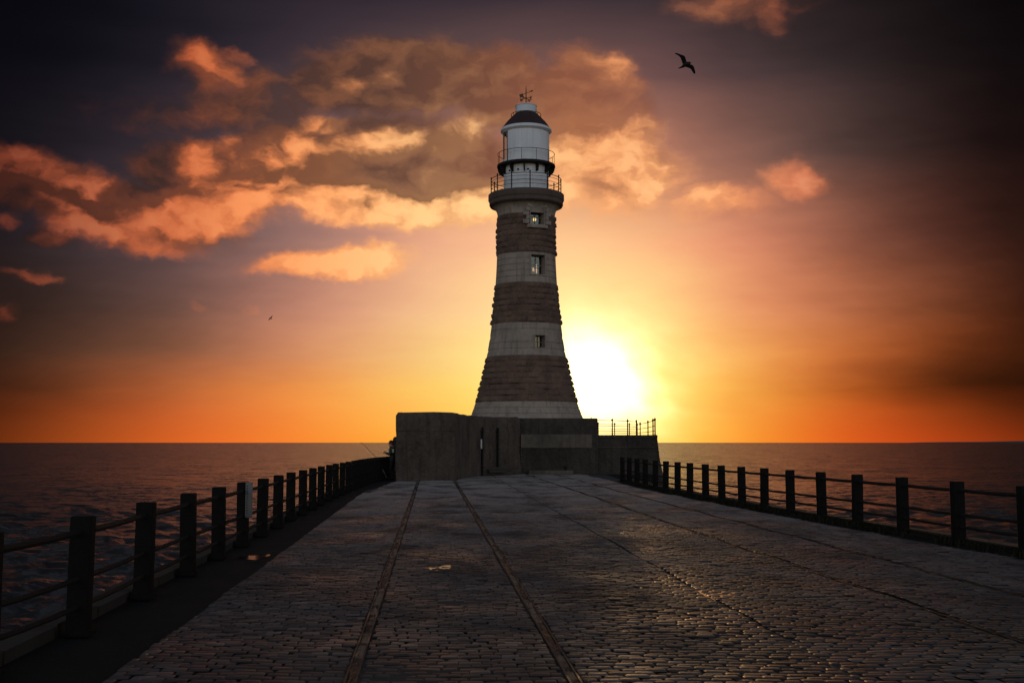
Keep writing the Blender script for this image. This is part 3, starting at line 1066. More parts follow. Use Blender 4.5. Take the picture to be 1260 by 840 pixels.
# lantern: drum, upper walk, glazing house, dome, cowl, vane
rd = zr(215, 27.6)[1]
zd1 = H(203)
b = MB()
b.lathe([(rd + .06, zt - .02), (rd + .06, zt + .10), (rd, zt + .13), (rd, zd1)], seg=80, cap=False)
for zf in (.36, .68):
    zz_ = zt + (zd1 - zt) * zf
    b.lathe([(rd + .002, zz_ - .015), (rd + .016, zz_ - .012), (rd + .016, zz_ + .012), (rd + .002, zz_ + .015)], seg=80, cap=False)
lpart(b, 'lantern_drum', M['white'])
for k in range(10):
    t = math.radians(-65 + 25 * k - 6)
    b = MB()
    zc = H(214.5)
    c = Vector((rd * math.sin(t), -rd * math.cos(t), zc))
    dv = Vector((math.sin(t), -math.cos(t), 0))
    b.tube([c - dv * .02, c + dv * .05], .055, 10)
    b.tube([c + dv * .05, c + dv * .07], .04, 10)
    lpart(b, 'vent_plug', M['iron'])

ru = zr(208, 35.8)[1]
zu = H(204.0)
b = MB()
b.lathe([(rd - .02, zu - .15), (ru - .02, zu - .15), (ru, zu - .13), (ru, zu - .02), (ru - .03, zu), (rd - .1, zu)], seg=96, cap=False)
lpart(b, 'lantern_walkway', M['iron'], edge=30)
for k in range(12):
    t = math.radians(30 * k - 5)
    b = MB()
    dv = Vector((math.sin(t), -math.cos(t), 0))
    zlo, zhi = H(216.8), zu - .14
    s_ = dv.cross(Vector((0, 0, 1))) * .03
    arc = [dv * (rd + .01) + Vector((0, 0, zhi))]
    for q in range(7):
        f = q / 6
        arc.append(dv * (rd + .01 + (ru - .04 - rd) * math.sin(f * PI / 2) ** 1.0) + Vector((0, 0, zlo + (zhi - .03 - zlo) * (1 - math.cos(f * PI / 2)))))
    arc.append(dv * (ru - .03) + Vector((0, 0, zhi)))
    na = len(arc)
    b.add([p + s_ for p in arc] + [p - s_ for p in arc], [tuple(range(na)), tuple(range(2 * na - 1, na - 1, -1))] + [(i, i + na, (i + 1) % na + na, (i + 1) % na) for i in range(na)])
    lpart(b, 'bracket', M['iron'])
ur = MB()
hu = H(190.5) - zu
rru = ru - .04
ur.tube([(rru * math.sin(2 * PI * k / 72), -rru * math.cos(2 * PI * k / 72), zu + hu) for k in range(72)], .016, 6, closed=True)
uro = lpart(ur, 'walkway_railing', M['iron'])
for k in range(12):
    t = math.radians(30 * k - 10)
    b = MB()
    x, y = rru * math.sin(t), -rru * math.cos(t)
    b.tube([(x, y, zu), (x, y, zu + hu)], .014, 6)
    lpart(b, 'railing_post', M['iron'], uro)

rl = zr(180, 28.3)[1]
zl0, zl1 = zu, H(162.5)
GA0, GA1 = math.radians(112), math.radians(-54 + 360)     # the seaward, glazed stretch
b = MB()
a0, a1 = GA1 - 2 * PI, GA0
for rr_, rev in ((rl, 0), (rl - .04, 1)):
    n = 60
    vs, fs = [], []
    for zz_ in (zl0, zl1):
        for k in range(n + 1):
            t = a0 + (a1 - a0) * k / n
            vs.append((rr_ * math.sin(t), -rr_ * math.cos(t), zz_))
    for k in range(n):
        f = (k, k + 1, n + 2 + k, n + 1 + k)
        fs.append(f[::-1] if rev else f)
    b.add(vs, fs, True)
for t in (a0 + .35, a0 + 1.08, a0 + 1.6, a0 + 2.2, a1 - .35):
    c = Vector((rl * math.sin(t), -rl * math.cos(t), (zl0 + zl1) / 2))
    b.box(c, (.03, .025, zl1 - zl0 - .04), rz=t)
lw = lpart(b, 'lantern_wall', M['white'])
gl = MB()
n = 40
vs, fs = [], []
for zz_ in (zl0 + .25, zl1 - .12):
    for k in range(n + 1):
        t = GA0 + (GA1 - GA0) * k / n
        vs.append(((rl - .02) * math.sin(t), -(rl - .02) * math.cos(t), zz_))
for k in range(n):
    fs.append((k, k + 1, n + 2 + k, n + 1 + k))
gl.add(vs, fs, True)
glo = lpart(gl, 'lantern_glazing', M['glass'])
for k in range(9):
    t = GA0 + (GA1 - GA0) * k / 8
    b = MB()
    b.box((rl * math.sin(t) * .995, -rl * math.cos(t) * .995, (zl0 + zl1) / 2), (.055, .07, zl1 - zl0), rz=t)
    lpart(b, 'glazing_bar', M['frame'], glo)
b = MB()
b.lathe([(rl - .06, zl0), (rl + .03, zl0), (rl + .03, zl0 + .25), (rl - .06, zl0 + .25)], seg=40, cap=False, a0=GA0, a1=GA1)
lpart(b, 'glazing_sill', M['white'])
b = MB()
b.lathe([(rl - .06, zl1 - .13), (rl + .03, zl1 - .13), (rl + .03, zl1), (rl - .06, zl1)], seg=40, cap=False, a0=GA0, a1=GA1)
lpart(b, 'glazing_head', M['white'])
# optic
b = MB()
b.lathe([(.25, zl0), (.25, zl0 + .35), (.42, zl0 + .5), (.5, zl0 + .8), (.5, zl0 + 1.05), (.4, zl0 + 1.3), (.15, zl0 + 1.4)], seg=24, cap=True)
lpart(b, 'optic', M['frame'])

re_ = zr(162, 31.4)[1]
b = MB()
b.lathe([(rl - .1, H(164.5)), (rl + .02, H(165.0)), (re_ - .05, H(163.8)), (re_, H(162.8)), (re_, H(160.8)), (re_ - .06, H(159.4)), (re_ - .14, H(158.7)), (.9, H(158.3))], seg=96, cap=False)
lpart(b, 'eaves', M['white'], edge=45)
b = MB()
b.lathe([(zr(y, r)[1], H(y)) for y, r in ((159.0, 29.2), (157.0, 28.3), (154.0, 26.2), (150.6, 23.4), (147.2, 20.2), (144.2, 17.0), (141.8, 14.6), (140.2, 13.2), (139.8, 8))], seg=80, cap=False)
dome = lpart(b, 'dome', M['dome'], edge=60)
b = MB()
rr3 = zr(142, 18.3)[1]
b.tube([(rr3 * math.sin(2 * PI * k / 48), -rr3 * math.cos(2 * PI * k / 48), H(141.5)) for k in range(48)], .016, 6, closed=True)
for k in range(10):
    t = 2 * PI * k / 10 + .25
    b.tube([(rr3 * math.sin(t), -rr3 * math.cos(t), H(141.5)), (rr3 * math.sin(t) * .98, -rr3 * math.cos(t) * .98, H(148))], .014, 5)
lpart(b, 'grab_rail', M['iron'], dome)
b = MB()
rc = zr(135, 13.1)[1]
b.lathe([(rc - .05, H(140.8)), (rc, H(140.2)), (rc, H(132)), (rc + .02, H(131.6)), (rc + .02, H(130.8)), (rc - .06, H(130.0)), (rc * .5, H(129.4)), (.02, H(129.1))], seg=64, cap=False)
lpart(b, 'cowl', M['cowl'])

wv = MB()
z0_, z1_ = H(130), H(105.5)
wv.tube([(0, 0, z0_), (0, 0, H(112)), (0, 0, z1_)], [.035, .028, .008], 8)
wv.lathe([(.001, -.06), (.045, -.03), (.06, 0), (.045, .03), (.001, .06)], (0, 0, H(121)), 12, cap=False)
wvo = lpart(wv, 'weather_vane', M['vane'])
zc = H(121.2)
arms = [('N', 90 + 58), ('E', 58), ('S', -32), ('W', -122)]
up = 1403 / 64.0


def letter_bars(ch):
    """Strokes of a letter in a unit square."""
    return {'N': [((0, 0), (0, 1)), ((0, 1), (.7, 0)), ((.7, 0), (.7, 1))],
            'E': [((0, 0), (0, 1)), ((0, 1), (.65, 1)), ((0, .5), (.5, .5)), ((0, 0), (.65, 0))],
            'S': [((.65, 1), (0, 1)), ((0, 1), (0, .5)), ((0, .5), (.65, .5)), ((.65, .5), (.65, 0)), ((.65, 0), (0, 0))],
            'W': [((0, 1), (.2, 0)), ((.2, 0), (.45, .7)), ((.45, .7), (.7, 0)), ((.7, 0), (.9, 1))]}[ch]


for ch, deg in zip('NESW', (60, -30, -120, 150)):
    t = math.radians(deg)
    dv = Vector((math.cos(t), math.sin(t), 0))
    b = MB()
    b.tube([(0, 0, zc), dv * .36 + Vector((0, 0, zc))], .014, 6)
    for (p, q) in letter_bars(ch):
        s = .15
        f = lambda e: dv * (.33 + .0) + Vector((e[0] * s - .05, 0, zc - .13 + e[1] * s * 1.1))
        b.tube([f(p), f(q)], .020, 5)
    lpart(b, 'compass_letter', M['vane'], wvo)
b = MB()
# the arrow with its square tail plate
t0, t1 = Vector((-.34, .10, H(117.2))), Vector((.33, -.12, H(112.9)))
b.tube([t0, t1], .014, 6)
d = (t1 - t0).normalized()
b.tube([t1 - d * .05, t1 + d * .10], [.055, .003], 8)
nrm = d.cross(Vector((0, 0, 1))).normalized()
u = nrm.cross(d).normalized()
c = t0 + d * .06 - u * .03
for p_, q_ in ((.115, .105),):
    vs = []
    for sn in (-.008, .008):
        for (a_, b2) in ((-p_, -q_), (-p_ * .8, 0), (-p_, q_), (p_, q_ * .9), (p_, -q_ * .9)):
            vs.append(c + d * a_ - u * b2 + nrm * sn)
    fs = [(0, 1, 2, 3, 4), (9, 8, 7, 6, 5)] + [(i, 5 + i, 5 + (i + 1) % 5, (i + 1) % 5) for i in range(5)]
    b.add(vs, fs)
lpart(b, 'wind_arrow', M['vane'], wvo)

# windows
for w in WINDOWS:
    a, r = w['a'], w['r']
    out = Vector((math.sin(a), -math.cos(a), 0))
    tan = Vector((math.cos(a), math.sin(a), 0))
    base = out * r
    Wd, z0, z1 = w['hwm'], w['z0'], w['z1']
    hgt = z1 - z0
    RZ = a
    fr = MB()
    dep = .42

    def pt(e, z, o_):
        return base + tan * e + out * o_ + Vector((0, 0, z))
    # reveals: four boards lining the opening
    th = .05
    zc_ = (z0 + z1) / 2
    for e in (-Wd - th / 2, Wd + th / 2):
        fr.box(pt(e, zc_, -dep / 2 - .01), (th, dep + .10, hgt + 2 * th), rz=RZ)
    for z in (z0 - th / 2, z1 + th / 2):
        fr.box(pt(0, z, -dep / 2 - .012), (2 * Wd, dep + .10, th), rz=RZ)
    wo = lpart(fr, 'window', M['pale'])
    # long-and-short quoins round the top opening
    if w['kind'] == 'lamp':
        q = MB()
        ns = 4
        for i in range(ns):
            wq = .34 if i % 2 == 0 else .18
            zq = z0 + hgt * (i + .5) / ns
            for sg in (-1, 1):
                p = base * 1.0 + tan * (sg * (Wd + wq / 2 + .03)) + out * (-.10 - (.06 if wq > .2 else .0)) + Vector((0, 0, zq))
                q.box(p, (wq, .42, hgt / ns - .012), rz=RZ + sg * (Wd + wq / 2) / r * .9, bev=.012)
        q.box(pt(0, z0 - .13, -.12), (2 * Wd + .36, .50, .18), rz=RZ, bev=.015)
        q.box(pt(0, z1 + .13, -.19), (2 * Wd + .30, .50, .16), rz=RZ, bev=.015)
        lpart(q, 'quoin_surround', M['pale'], wo)
    f2 = MB()
    bw = .05
    for e in (-Wd + bw / 2, 0, Wd - bw / 2):
        f2.box(pt(e, zc_, -dep + .04), (bw if e else .035, .05, hgt), rz=RZ)
    for z in (z0 + bw / 2, z0 + hgt * .5, z1 - bw / 2):
        f2.box(pt(0, z, -dep + .043), (2 * Wd, .045, bw if abs(z - zc_) > .01 else .035), rz=RZ)
    lpart(f2, 'sash', M['frame'], wo)
    g_ = MB()
    g_.add([pt(-Wd, z0, -dep + .03), pt(Wd, z0, -dep + .03), pt(Wd, z1, -dep + .03), pt(-Wd, z1, -dep + .03)], [(0, 1, 2, 3)])
    lpart(g_, 'pane', M['glass'], wo)
    lm = MB()
    if w['kind'] == 'lamp':
        c = pt(.06, z0 + hgt * .38, -dep - .12)
        lm.lathe([(.001, -.10), (.06, -.08), (.095, 0), (.07, .07), (.03, .10)], c, 14)
        lpart(lm, 'lamp', M['lamp'], wo)
        lm = MB()
        c = pt(-.22, z0 + hgt * .36, -dep - .14)
        lm.lathe([(.001, -.05), (.03, -.03), (.035, .02), (.01, .06)], c, 10)
        lpart(lm, 'lamp', M['lamp'], wo)
    elif w['kind'] == 'bright':  # daylight showing in this window, put in as glowing shapes; no lamps here
        for e, z, s in ((.10, .24, 1.0), (-.06, .30, .7), (.12, .50, .6)):
            c = pt(e, z0 + hgt * z, -dep - .12)
            lm = MB()
            lm.lathe([(.02, -.13 * s), (.065 * s, -.12 * s), (.075 * s, .10 * s), (.03, .16 * s)], c, 12)
            lpart(lm, 'lamp', M['lamp_dim'], wo)

# ------------------------------------------------------------------ pier head: walls, plinth, raised platform
b = MB()
b.box((TX + .02, 60.4 + 3.7, 1.0), (7.42, 7.4, 3.86), bev=.05)
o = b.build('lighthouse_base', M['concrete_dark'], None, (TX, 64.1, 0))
o.parent = LH
o.location = (0, 0.1, -2.95)
o.name = 'plinth'

# tall concrete storm wall at the left, bending back towards the tower
P = [(-4.98, 49.0), (-2.5, 50.2), (-2.09, 54.4), (-1.23, 57.7), (.43, 60.0), (.43, 60.37), (-2.93, 60.37), (-2.93, 66.0), (-4.98, 66.0)]


def wall_mesh(poly, z0, z1, cuts, chamfer, jitter, seed):
    """A battered, weathered wall: its long faces are cut up and pushed in and out a little, its crown is worn."""
    rs = random.Random(seed)
    pts = []
    n = len(poly)
    for i in range(n):
        p, q = Vector(poly[i]), Vector(poly[(i + 1) % n])
        k = max(1, int((q - p).length / cuts))
        for j in range(k):
            pts.append(p.lerp(q, j / k))
    m = len(pts)
    c = sum(pts, Vector((0, 0))) / m
    nz = max(3, int((z1 - z0) / cuts))
    vs, fs = [], []
    levels = [z0 + (z1 - z0 - chamfer) * i / nz for i in range(nz + 1)] + [z1 - chamfer * .35, z1]
    for li, z in enumerate(levels):
        for i, p in enumerate(pts):
            t = (pts[(i + 1) % m] - pts[i - 1]).normalized()
            nrm = Vector((t.y, -t.x))
            inn = 0.0
            if li == len(levels) - 2:
                inn = chamfer * .35
            elif li == len(levels) - 1:
                inn = chamfer * 1.0
            q = p - nrm * (inn + rs.gauss(0, jitter))
            vs.append((q.x, q.y, z + (rs.gauss(0, jitter * .8) if li > nz - 1 else 0)))
    for li in range(len(levels) - 1):
        for i in range(m):
            j = (i + 1) % m
            fs.append((li * m + i, li * m + j, (li + 1) * m + j, (li + 1) * m + i))
    fs.append(tuple((len(levels) - 1) * m + i for i in range(m)))
    return MB().add(vs, fs, False)


sw = empty('storm_wall', (-3.0, 52.0, -.02), 'tall weathered concrete wall block left of the lighthouse foot', 'wall')
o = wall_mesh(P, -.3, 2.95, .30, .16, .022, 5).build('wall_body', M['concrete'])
o.parent = sw
o.matrix_parent_inverse = Matrix.Translation(sw.location).inverted()


def child(o, root):
    o.parent = root
    o.matrix_parent_inverse = Matrix.Translation(root.location).inverted()
    return o


# pour lines and the coping that oversails towards the tower
b = MB()
for z in (2.15,):
    b.tube([(-4.985, 48.995, z), (-2.5, 50.195, z)], .014, 5)
child(b.build('pour_line', M['concrete_dark']), sw)
b = MB()
for (x, y) in ((-1.52, 56.55), (-.78, 58.3)):
    b.tube([(x + .06, y - .05, 0.0), (x + .06, y - .05, 2.40)], .055, 8)
    for z in (.4, 1.3, 2.2):
        b.box((x + .06, y - .05, z), (.16, .12, .05))
child(b.build('drain_pipe', M['iron']), sw)
b = MB()
c = at(592.3, 546, 56.1)
b.box((c.x, c.y - .08, c.z), (.10, .05, .46), rz=1.2, bev=.01)
tag(b.build('wall_plate', M['plate'], None, (c.x, c.y, c.z)), 'small narrow pale plate fixed upright on the concrete wall between drain pipes', 'plate')

b = wall_mesh([(-5.78, 55.5), (-5.0, 55.6), (-5.0, 60), (-5.85, 60)], -.3, 1.93, .35, .12, .012, 8)
tag(b.build('low_wall', M['concrete_dark'], None, (-5.5, 57.5, -.03)), 'lower stepped wall showing behind the left edge of the storm wall', 'wall')

# raised platform right of the tower: battered sea wall with a pale course
plat = empty('sea_platform', (5.0, 66, 0), 'raised dark stone platform right of the lighthouse with sloping end wall', 'platform')
PT = [(.45, 60.0), (7.72, 60.9), (8.9, 70), (8.2, 86), (-2, 88.5), (-2.6, 68.4)]
b = MB()
n = len(PT)
vs, fs = [], []
ctr = Vector((3.5, 73))
levels = [(-6.0, .75), (-1.2, .42), (0, .30), (.7, .16), (1.4, .06), (2.0, 0.0)]
dense = []
for i in range(n):
    p, q = Vector(PT[i]), Vector(PT[(i + 1) % n])
    k = max(1, int((q - p).length / .8))
    for j in range(k):
        dense.append((p.lerp(q, j / k), i, j / k))
rs = random.Random(4)
m = len(dense)
for z, e in levels:
    for (p, i, f) in dense:
        x, y = p
        if i == 0:                       # the landward face is upright
            x += e * f ** 6 * 1.0
        else:
            dv = (p - ctr).normalized()
            x += dv.x * e
            y += max(dv.y, 0 if i < 1 else -.2) * e if not (i == 1 and f == 0) else 0
            if i == 1 and f == 0:
                x = p.x + e
        vs.append((x + rs.gauss(0, .012), y + rs.gauss(0, .012), z))
for li in range(len(levels) - 1):
    for i in range(m):
        j = (i + 1) % m
        fs.append((li * m + i, li * m + j, (li + 1) * m + j, (li + 1) * m + i))
fs.append(tuple((len(levels) - 1) * m + i for i in range(m)))
b.add(vs, fs)
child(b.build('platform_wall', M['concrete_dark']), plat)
b = MB()
b.prism([(.47, 59.93), (4.55, 60.44), (4.55, 60.9), (.47, 60.35)], 1.36, 2.07)
child(b.build('pale_course', M['concrete_pale']), plat)
b = MB()
b.prism([(4.56, 60.45), (7.80, 60.86), (7.80, 61.3), (4.56, 60.9)], 1.36, 1.42)
child(b.build('string_course', M['concrete']), plat)
b = MB()
b.prism([(4.58, 60.44), (7.76, 60.86), (7.76, 61.3), (4.58, 60.9)], 1.88, 2.04)
child(b.build('coping', M['concrete_dark']), plat)

# low things standing against the wall foot
b = MB()
c = onz(676, 581.5)
b.box((c.x, 59.62, .09), (2.3, .55, .22), bev=.02)
tag(b.build('stone_step', M['concrete_pale'], None, (c.x, 59.62, 0)), 'long low pale stone step at the wall foot under the lighthouse', 'step')
st = empty('timber_stack', (-.55, 57.7, 0), 'low dark timber stack lying at the foot of the concrete wall', 'timber stack')
rs = random.Random(2)
for i in range(7):
    b = MB()
    b.box((-1.35 + .13 * i + .5 * (i % 2), 57.0 + .28 * i, .08 + .13 * (i % 3)), (1.15, .16, .13), rz=.62 + rs.uniform(-.08, .08), bev=.012)
    child(b.build('plank', M['timber']), st)
bo = MB()
c = Vector((2.78, 59.55, 0))
bo.tube([(c.x, c.y, -.05), (c.x, c.y, .32)], .055, 10)
bo.lathe([(.001, .0), (.075, .01), (.085, .06), (.06, .10), (.001, .11)], (c.x, c.y, .31), 12, cap=False)
tag(bo.build('bollard', M['iron'], None, (c.x, c.y, 0)), 'small dark bollard at the right end of the pale stone step', 'bollard')


# ------------------------------------------------------------------ platform railings
def iron_railing(pts, h, rails, label, step=1.0, r=.04, skip=()):
    root = empty('platform_railing', (*pts[0][:2], pts[0][2]), label, 'railing', 'iron railings on the raised platform')
    for z in rails:
        b = MB()
        b.tube([(x, y, bz + z) for x, y, bz in pts], .022, 6)
        child(b.build('rail', M['iron']), root)
    for (x, y, bz) in pts:
        b = MB()
        b.lathe([(.085, 0), (.085, .05), (r + .012, .12), (r, .2), (r, h - .06), (r + .028, h - .03), (r + .03, h + .02), (r, h + .05), (.018, h + .09), (.018, h + .14), (.001, h + .15)], (x, y, bz - .02), 10, cap=True)
        child(b.build('railing_post', M['iron']), root)
    return root


def P3(px, d, z=2.0):
    return ((px - 630) * d / 1403.0, d, z)


iron_railing([P3(727.5, 66.2), P3(753.3, 68.2), P3(772.2, 70.2), P3(783.0, 72.2)], 1.0, (.95, .62, .33), 'black iron railing nearest the lighthouse with tallest posts on platform')
iron_railing([P3(736, 80.5), P3(756.2, 82.5), P3(774.5, 84), P3(784, 84.5), P3(787.6, 83.5)], 1.0, (.95, .62, .33), 'farthest black iron railing along the seaward back of the platform')
iron_railing([P3(787.6, 82), P3(797.2, 75.5), P3(803.4, 69.5), P3(805.9, 67.5)], 1.02, (.96, .62, .33), 'black iron railing along the right end of the platform towards open sea')


# ------------------------------------------------------------------ the two pier fences
def fence(pts, name_label, rails, side, fn):
    root = empty('pier_fence', (pts[2][0], pts[2][1], 0), name_label, 'fence')
    for z in rails:
        b = MB()
        line = []
        for i in range(len(pts) - 1):
            (x0, y0), (x1, y1) = pts[i], pts[i + 1]
            for k in range(3):
                f = k / 3
                line.append((x0 + (x1 - x0) * f, y0 + (y1 - y0) * f, z - .012 * math.sin(PI * f)))
        line.append((*pts[-1], z))
        b.tube(line, .030 if z > .8 else .025, 8)
        child(b.build('rail', M['rail']), root)
    rs = random.Random(side)
    for i, (x, y) in enumerate(pts):
        b = MB()
        yaw = math.atan(KX) * -1 + rs.uniform(-.03, .03)
        tilt = Matrix.Rotation(rs.uniform(-.014, .014), 4, 'Y') @ Matrix.Rotation(rs.uniform(-.014, .014), 4, 'X') @ Matrix.Rotation(yaw, 4, 'Z')
        b.box((x, y, .49), (.178, .178, 1.04), bev=.014, mtx=tilt)
        b.box((x, y, .012), (.23, .23, .05), bev=.01, mtx=Matrix.Rotation(yaw, 4, 'Z'))
        child(b.build('post', M['post']), root)
    return root


FL_ = fence([(x, y) for x, y in LEFT_W], 'long left fence of black posts and rails running to the angler', (.875, .475, .235), 1, LX)
FR_ = fence([(x, y) for x, y in RIGHT_W], 'long right fence of black posts and four rails curving towards platform', (.87, .475, .275, .075), 2, RX)

# notice board on a left post
sx_, sy_ = LEFT_W[6]
sg = empty('notice_board', (sx_ + .10, sy_ - .10, .40), 'narrow white notice board with dark lettering on a left fence post', 'sign')
c = at(306.3, 615, sy_ - .11)
b = MB()
b.box((c.x, c.y, c.z), (.115, .014, .56), bev=.006)
child(b.build('board', M['board']), sg)
rs = random.Random(5)
for i in range(11):
    b = MB()
    z = c.z + .225 - .043 * i
    b.box((c.x - .030 + rs.uniform(-.003, .003), c.y - .009, z), (.020, .004, .022))
    child(b.build('lettering', M['ink']), sg)


# ------------------------------------------------------------------ weeds along the right kerb
def tufts():
    rs = np.random.default_rng(11)
    V, F = [], []
    for side in (0, 1):
        n = 2600 if side == 0 else 0
        ys = rs.uniform(12.5, 47, n)
        clump = np.sin(ys * 2.1) + np.sin(ys * 5.3 + 1) + np.sin(ys * .9) * .8
        for y, c in zip(ys, clump):
            if c < -.5 and rs.random() < .75:
                continue
            x = (RX(y) - .20 + rs.normal(0, .10)) if side == 0 else (LX(y) + .22 + rs.normal(0, .08))
            h = rs.uniform(.05, .13) * (1 + .35 * max(c, 0) / 2)
            a = rs.uniform(0, 2 * PI)
            lean = rs.uniform(.2, .9) * h
            wd = rs.uniform(.008, .018)
            dx, dy = math.cos(a), math.sin(a)
            k = len(V)
            V += [(x - dy * wd, y + dx * wd, -.02), (x + dy * wd, y - dx * wd, -.02),
                  (x + dx * lean * .4 + dy * wd * .8, y + dy * lean * .4 - dx * wd * .8, h * .6),
                  (x + dx * lean * .4 - dy * wd * .8, y + dy * lean * .4 + dx * wd * .8, h * .6)]
            F.append((k, k + 1, k + 2, k + 3))
            V += [(x + dx * lean + dy * wd * .1, y + dy * lean - dx * wd * .1, h), (x + dx * lean - dy * wd * .1, y + dy * lean + dx * wd * .1, h)]
            F.append((k + 3, k + 2, k + 4, k + 5))
    o = big_mesh('weeds', np.array(V), np.array(F), M['weed'], smooth=False)
    tag(o, 'ragged dark weeds growing along the foot of the pier fences', 'weeds', kind='stuff')


tufts()


# ------------------------------------------------------------------ angler
def skin_chain(verts, edges, root, levels=2):
    """One continuous surface grown over a skeleton of joints: verts = (x, y, z, rx, ry)."""
    me = bpy.data.meshes.new('skeleton')
    me.from_pydata([v[:3] for v in verts], edges, [])
    o = bpy.data.objects.new('skeleton', me)
    COL.objects.link(o)
    md = o.modifiers.new('skin', 'SKIN')
    md.use_smooth_shade = True
    sv = me.skin_vertices[0].data
    for i, v in enumerate(verts):
        sv[i].radius = (v[3], v[4])
        sv[i].use_root = (i == root)
    sd = o.modifiers.new('sub', 'SUBSURF')
    sd.levels = sd.render_levels = levels
    bpy.context.view_layer.update()
    dg = bpy.context.evaluated_depsgraph_get()
    out = bpy.data.meshes.new_from_object(o.evaluated_get(dg))
    bpy.data.objects.remove(o)
    bpy.data.meshes.remove(me)
    return out


def build_person():
    # stands facing the sea on the left (local -X is forward), arms bent, hands together at chest height
    J = [
        (0.00, 0.00, 0.92, .150, .125),    # 0 pelvis
        (0.01, 0.00, 1.10, .150, .120),    # 1 waist
        (-.01, 0.00, 1.28, .175, .130),    # 2 chest
        (-.01, 0.00, 1.40, .130, .105),    # 3 upper chest
        (-.03, 0.00, 1.475, .058, .060),   # 4 neck
        (-.055, 0.00, 1.555, .078, .090),  # 5 jaw
        (-.050, 0.00, 1.655, .085, .098),  # 6 skull
        (-.045, 0.00, 1.715, .050, .060),  # 7 crown
        (0.00, -.11, .86, .098, .105), (-.03, -.12, .50, .066, .074), (.015, -.125, .11, .050, .056),      # 8-10 near leg
        (0.03, .11, .86, .098, .105), (.02, .125, .50, .066, .074), (.06, .13, .11, .050, .056),           # 11-13 far leg
        (-.06, -.13, .045, .045, .040), (-.15, -.14, .035, .036, .028),                                    # 14-15 near foot
        (-.02, .13, .045, .045, .040), (-.10, .14, .035, .036, .028),                                      # 16-17 far foot
        (-.02, -.21, 1.365, .070, .070), (-.02, -.28, 1.12, .055, .055), (-.24, -.17, 1.185, .040, .040),  # 18-20 near arm
        (-.02, .21, 1.365, .070, .070), (-.03, .28, 1.12, .055, .055), (-.25, .15, 1.20, .040, .040),      # 21-23 far arm
        (-.315, -.115, 1.215, .036, .022), (-.325, .09, 1.225, .036, .022),                                # 24-25 palms
    ]
    E = [(0, 1), (1, 2), (2, 3), (3, 4), (4, 5), (5, 6), (6, 7), (0, 8), (8, 9), (9, 10), (0, 11), (11, 12), (12, 13),
         (10, 14), (14, 15), (13, 16), (16, 17), (3, 18), (18, 19), (19, 20), (3, 21), (21, 22), (22, 23), (20, 24), (23, 25)]
    me = skin_chain(J, E, 0)
    bm = bmesh.new()
    bm.from_mesh(me)
    bpy.data.meshes.remove(me)

    def mb_into(mb):
        k = [bm.verts.new(v) for v in mb.v]
        for f in mb.f:
            try:
                nf = bm.faces.new([k[i] for i in f])
                nf.smooth = True
            except ValueError:
                pass
    # fingers and thumbs, curled round what is held; nose, ears and eye ridge
    for (px_, py_, pz, sgn) in ((-.315, -.115, 1.215, 1), (-.325, .09, 1.225, -1)):
        for k, (ln, dz) in enumerate(((.068, .028), (.076, .010), (.071, -.010), (.056, -.028))):
            f = MB()
            a = Vector((px_ - .020, py_ + sgn * .015, pz + dz))
            p1 = a + Vector((-.045, sgn * .018, 0))
            p2 = p1 + Vector((-.012, sgn * ln * .45, -.004))
            p3 = p2 + Vector((.022, sgn * ln * .25, -.004))
            f.tube([a, p1, p2, p3], [.0105, .0095, .0085, .0065], 7)
            mb_into(f)
        f = MB()
        a = Vector((px_ + .015, py_, pz + .030))
        f.tube([a, a + Vector((-.03, sgn * .012, .028)), a + Vector((-.055, sgn * .034, .024))], [.013, .011, .008], 7)
        mb_into(f)
    f = MB()
    f.tube([(-.135, 0, 1.640), (-.160, 0, 1.612), (-.138, 0, 1.600)], [.010, .016, .012], 7)
    for sg_ in (-1, 1):
        f.tube([(-.040, sg_ * .086, 1.650), (-.030, sg_ * .100, 1.625), (-.042, sg_ * .088, 1.590)], [.012, .015, .009], 7)
        f.tube([(-.132, sg_ * .045, 1.645), (-.140, sg_ * .030, 1.646), (-.138, sg_ * .018, 1.644)], [.006, .010, .006], 6)
    f.tube([(-.128, -.025, 1.572), (-.140, 0, 1.574), (-.128, .025, 1.572)], [.006, .009, .006], 6)
    mb_into(f)
    bm.normal_update()
    for fc in bm.faces:
        c = fc.calc_center_median()
        fc.smooth = True
        if c.z > 1.50 and abs(c.y) < .14:
            fc.material_index = 2
        elif c.x < -.262 and c.z > 1.1:
            fc.material_index = 2
        elif c.z < .13:
            fc.material_index = 3
        elif c.z < .84 and c.x > -.2:
            fc.material_index = 1
        else:
            fc.material_index = 0
    out = bpy.data.meshes.new('body')
    bm.to_mesh(out)
    bm.free()
    root = empty('person', (-5.40, 51.5, -.02), 'person in dark clothes and red-brown cap standing beside the storm wall', 'person')
    root.rotation_euler = (0, 0, math.radians(-8))
    sc = .99
    root.scale = (sc, sc, sc)
    link('body', out, [M['jacket'], M['trousers'], M['skin'], M['boot']], root)
    b = MB()
    b.lathe([(.108, 0), (.112, .03), (.110, .055), (.098, .10), (.065, .135), (.001, .15)], (-.045, 0, 1.640), 20, cap=False)
    b.lathe([(.112, -.01), (.121, .0), (.121, .04), (.112, .05)], (-.045, 0, 1.645), 20, cap=False)
    b.build('cap', M['cap'], root)
    b = MB()
    vs, fs = [], []
    for i in range(5):
        for j in range(4):
            t = math.radians(-70 + 30 * j)
            z = 1.22 + .045 * i
            vs.append((.02 + .155 * math.sin(t), -.200 + .02 * math.cos(t) * -1, z))
    for i in range(4):
        for j in range(3):
            a = i * 4 + j
            fs.append((a, a + 1, a + 5, a + 4))
    k = len(vs)
    vs2 = [(x, y + .02, z) for x, y, z in vs]
    b.add(vs, fs, True)
    b.add(vs2, [f[::-1] for f in fs], True)
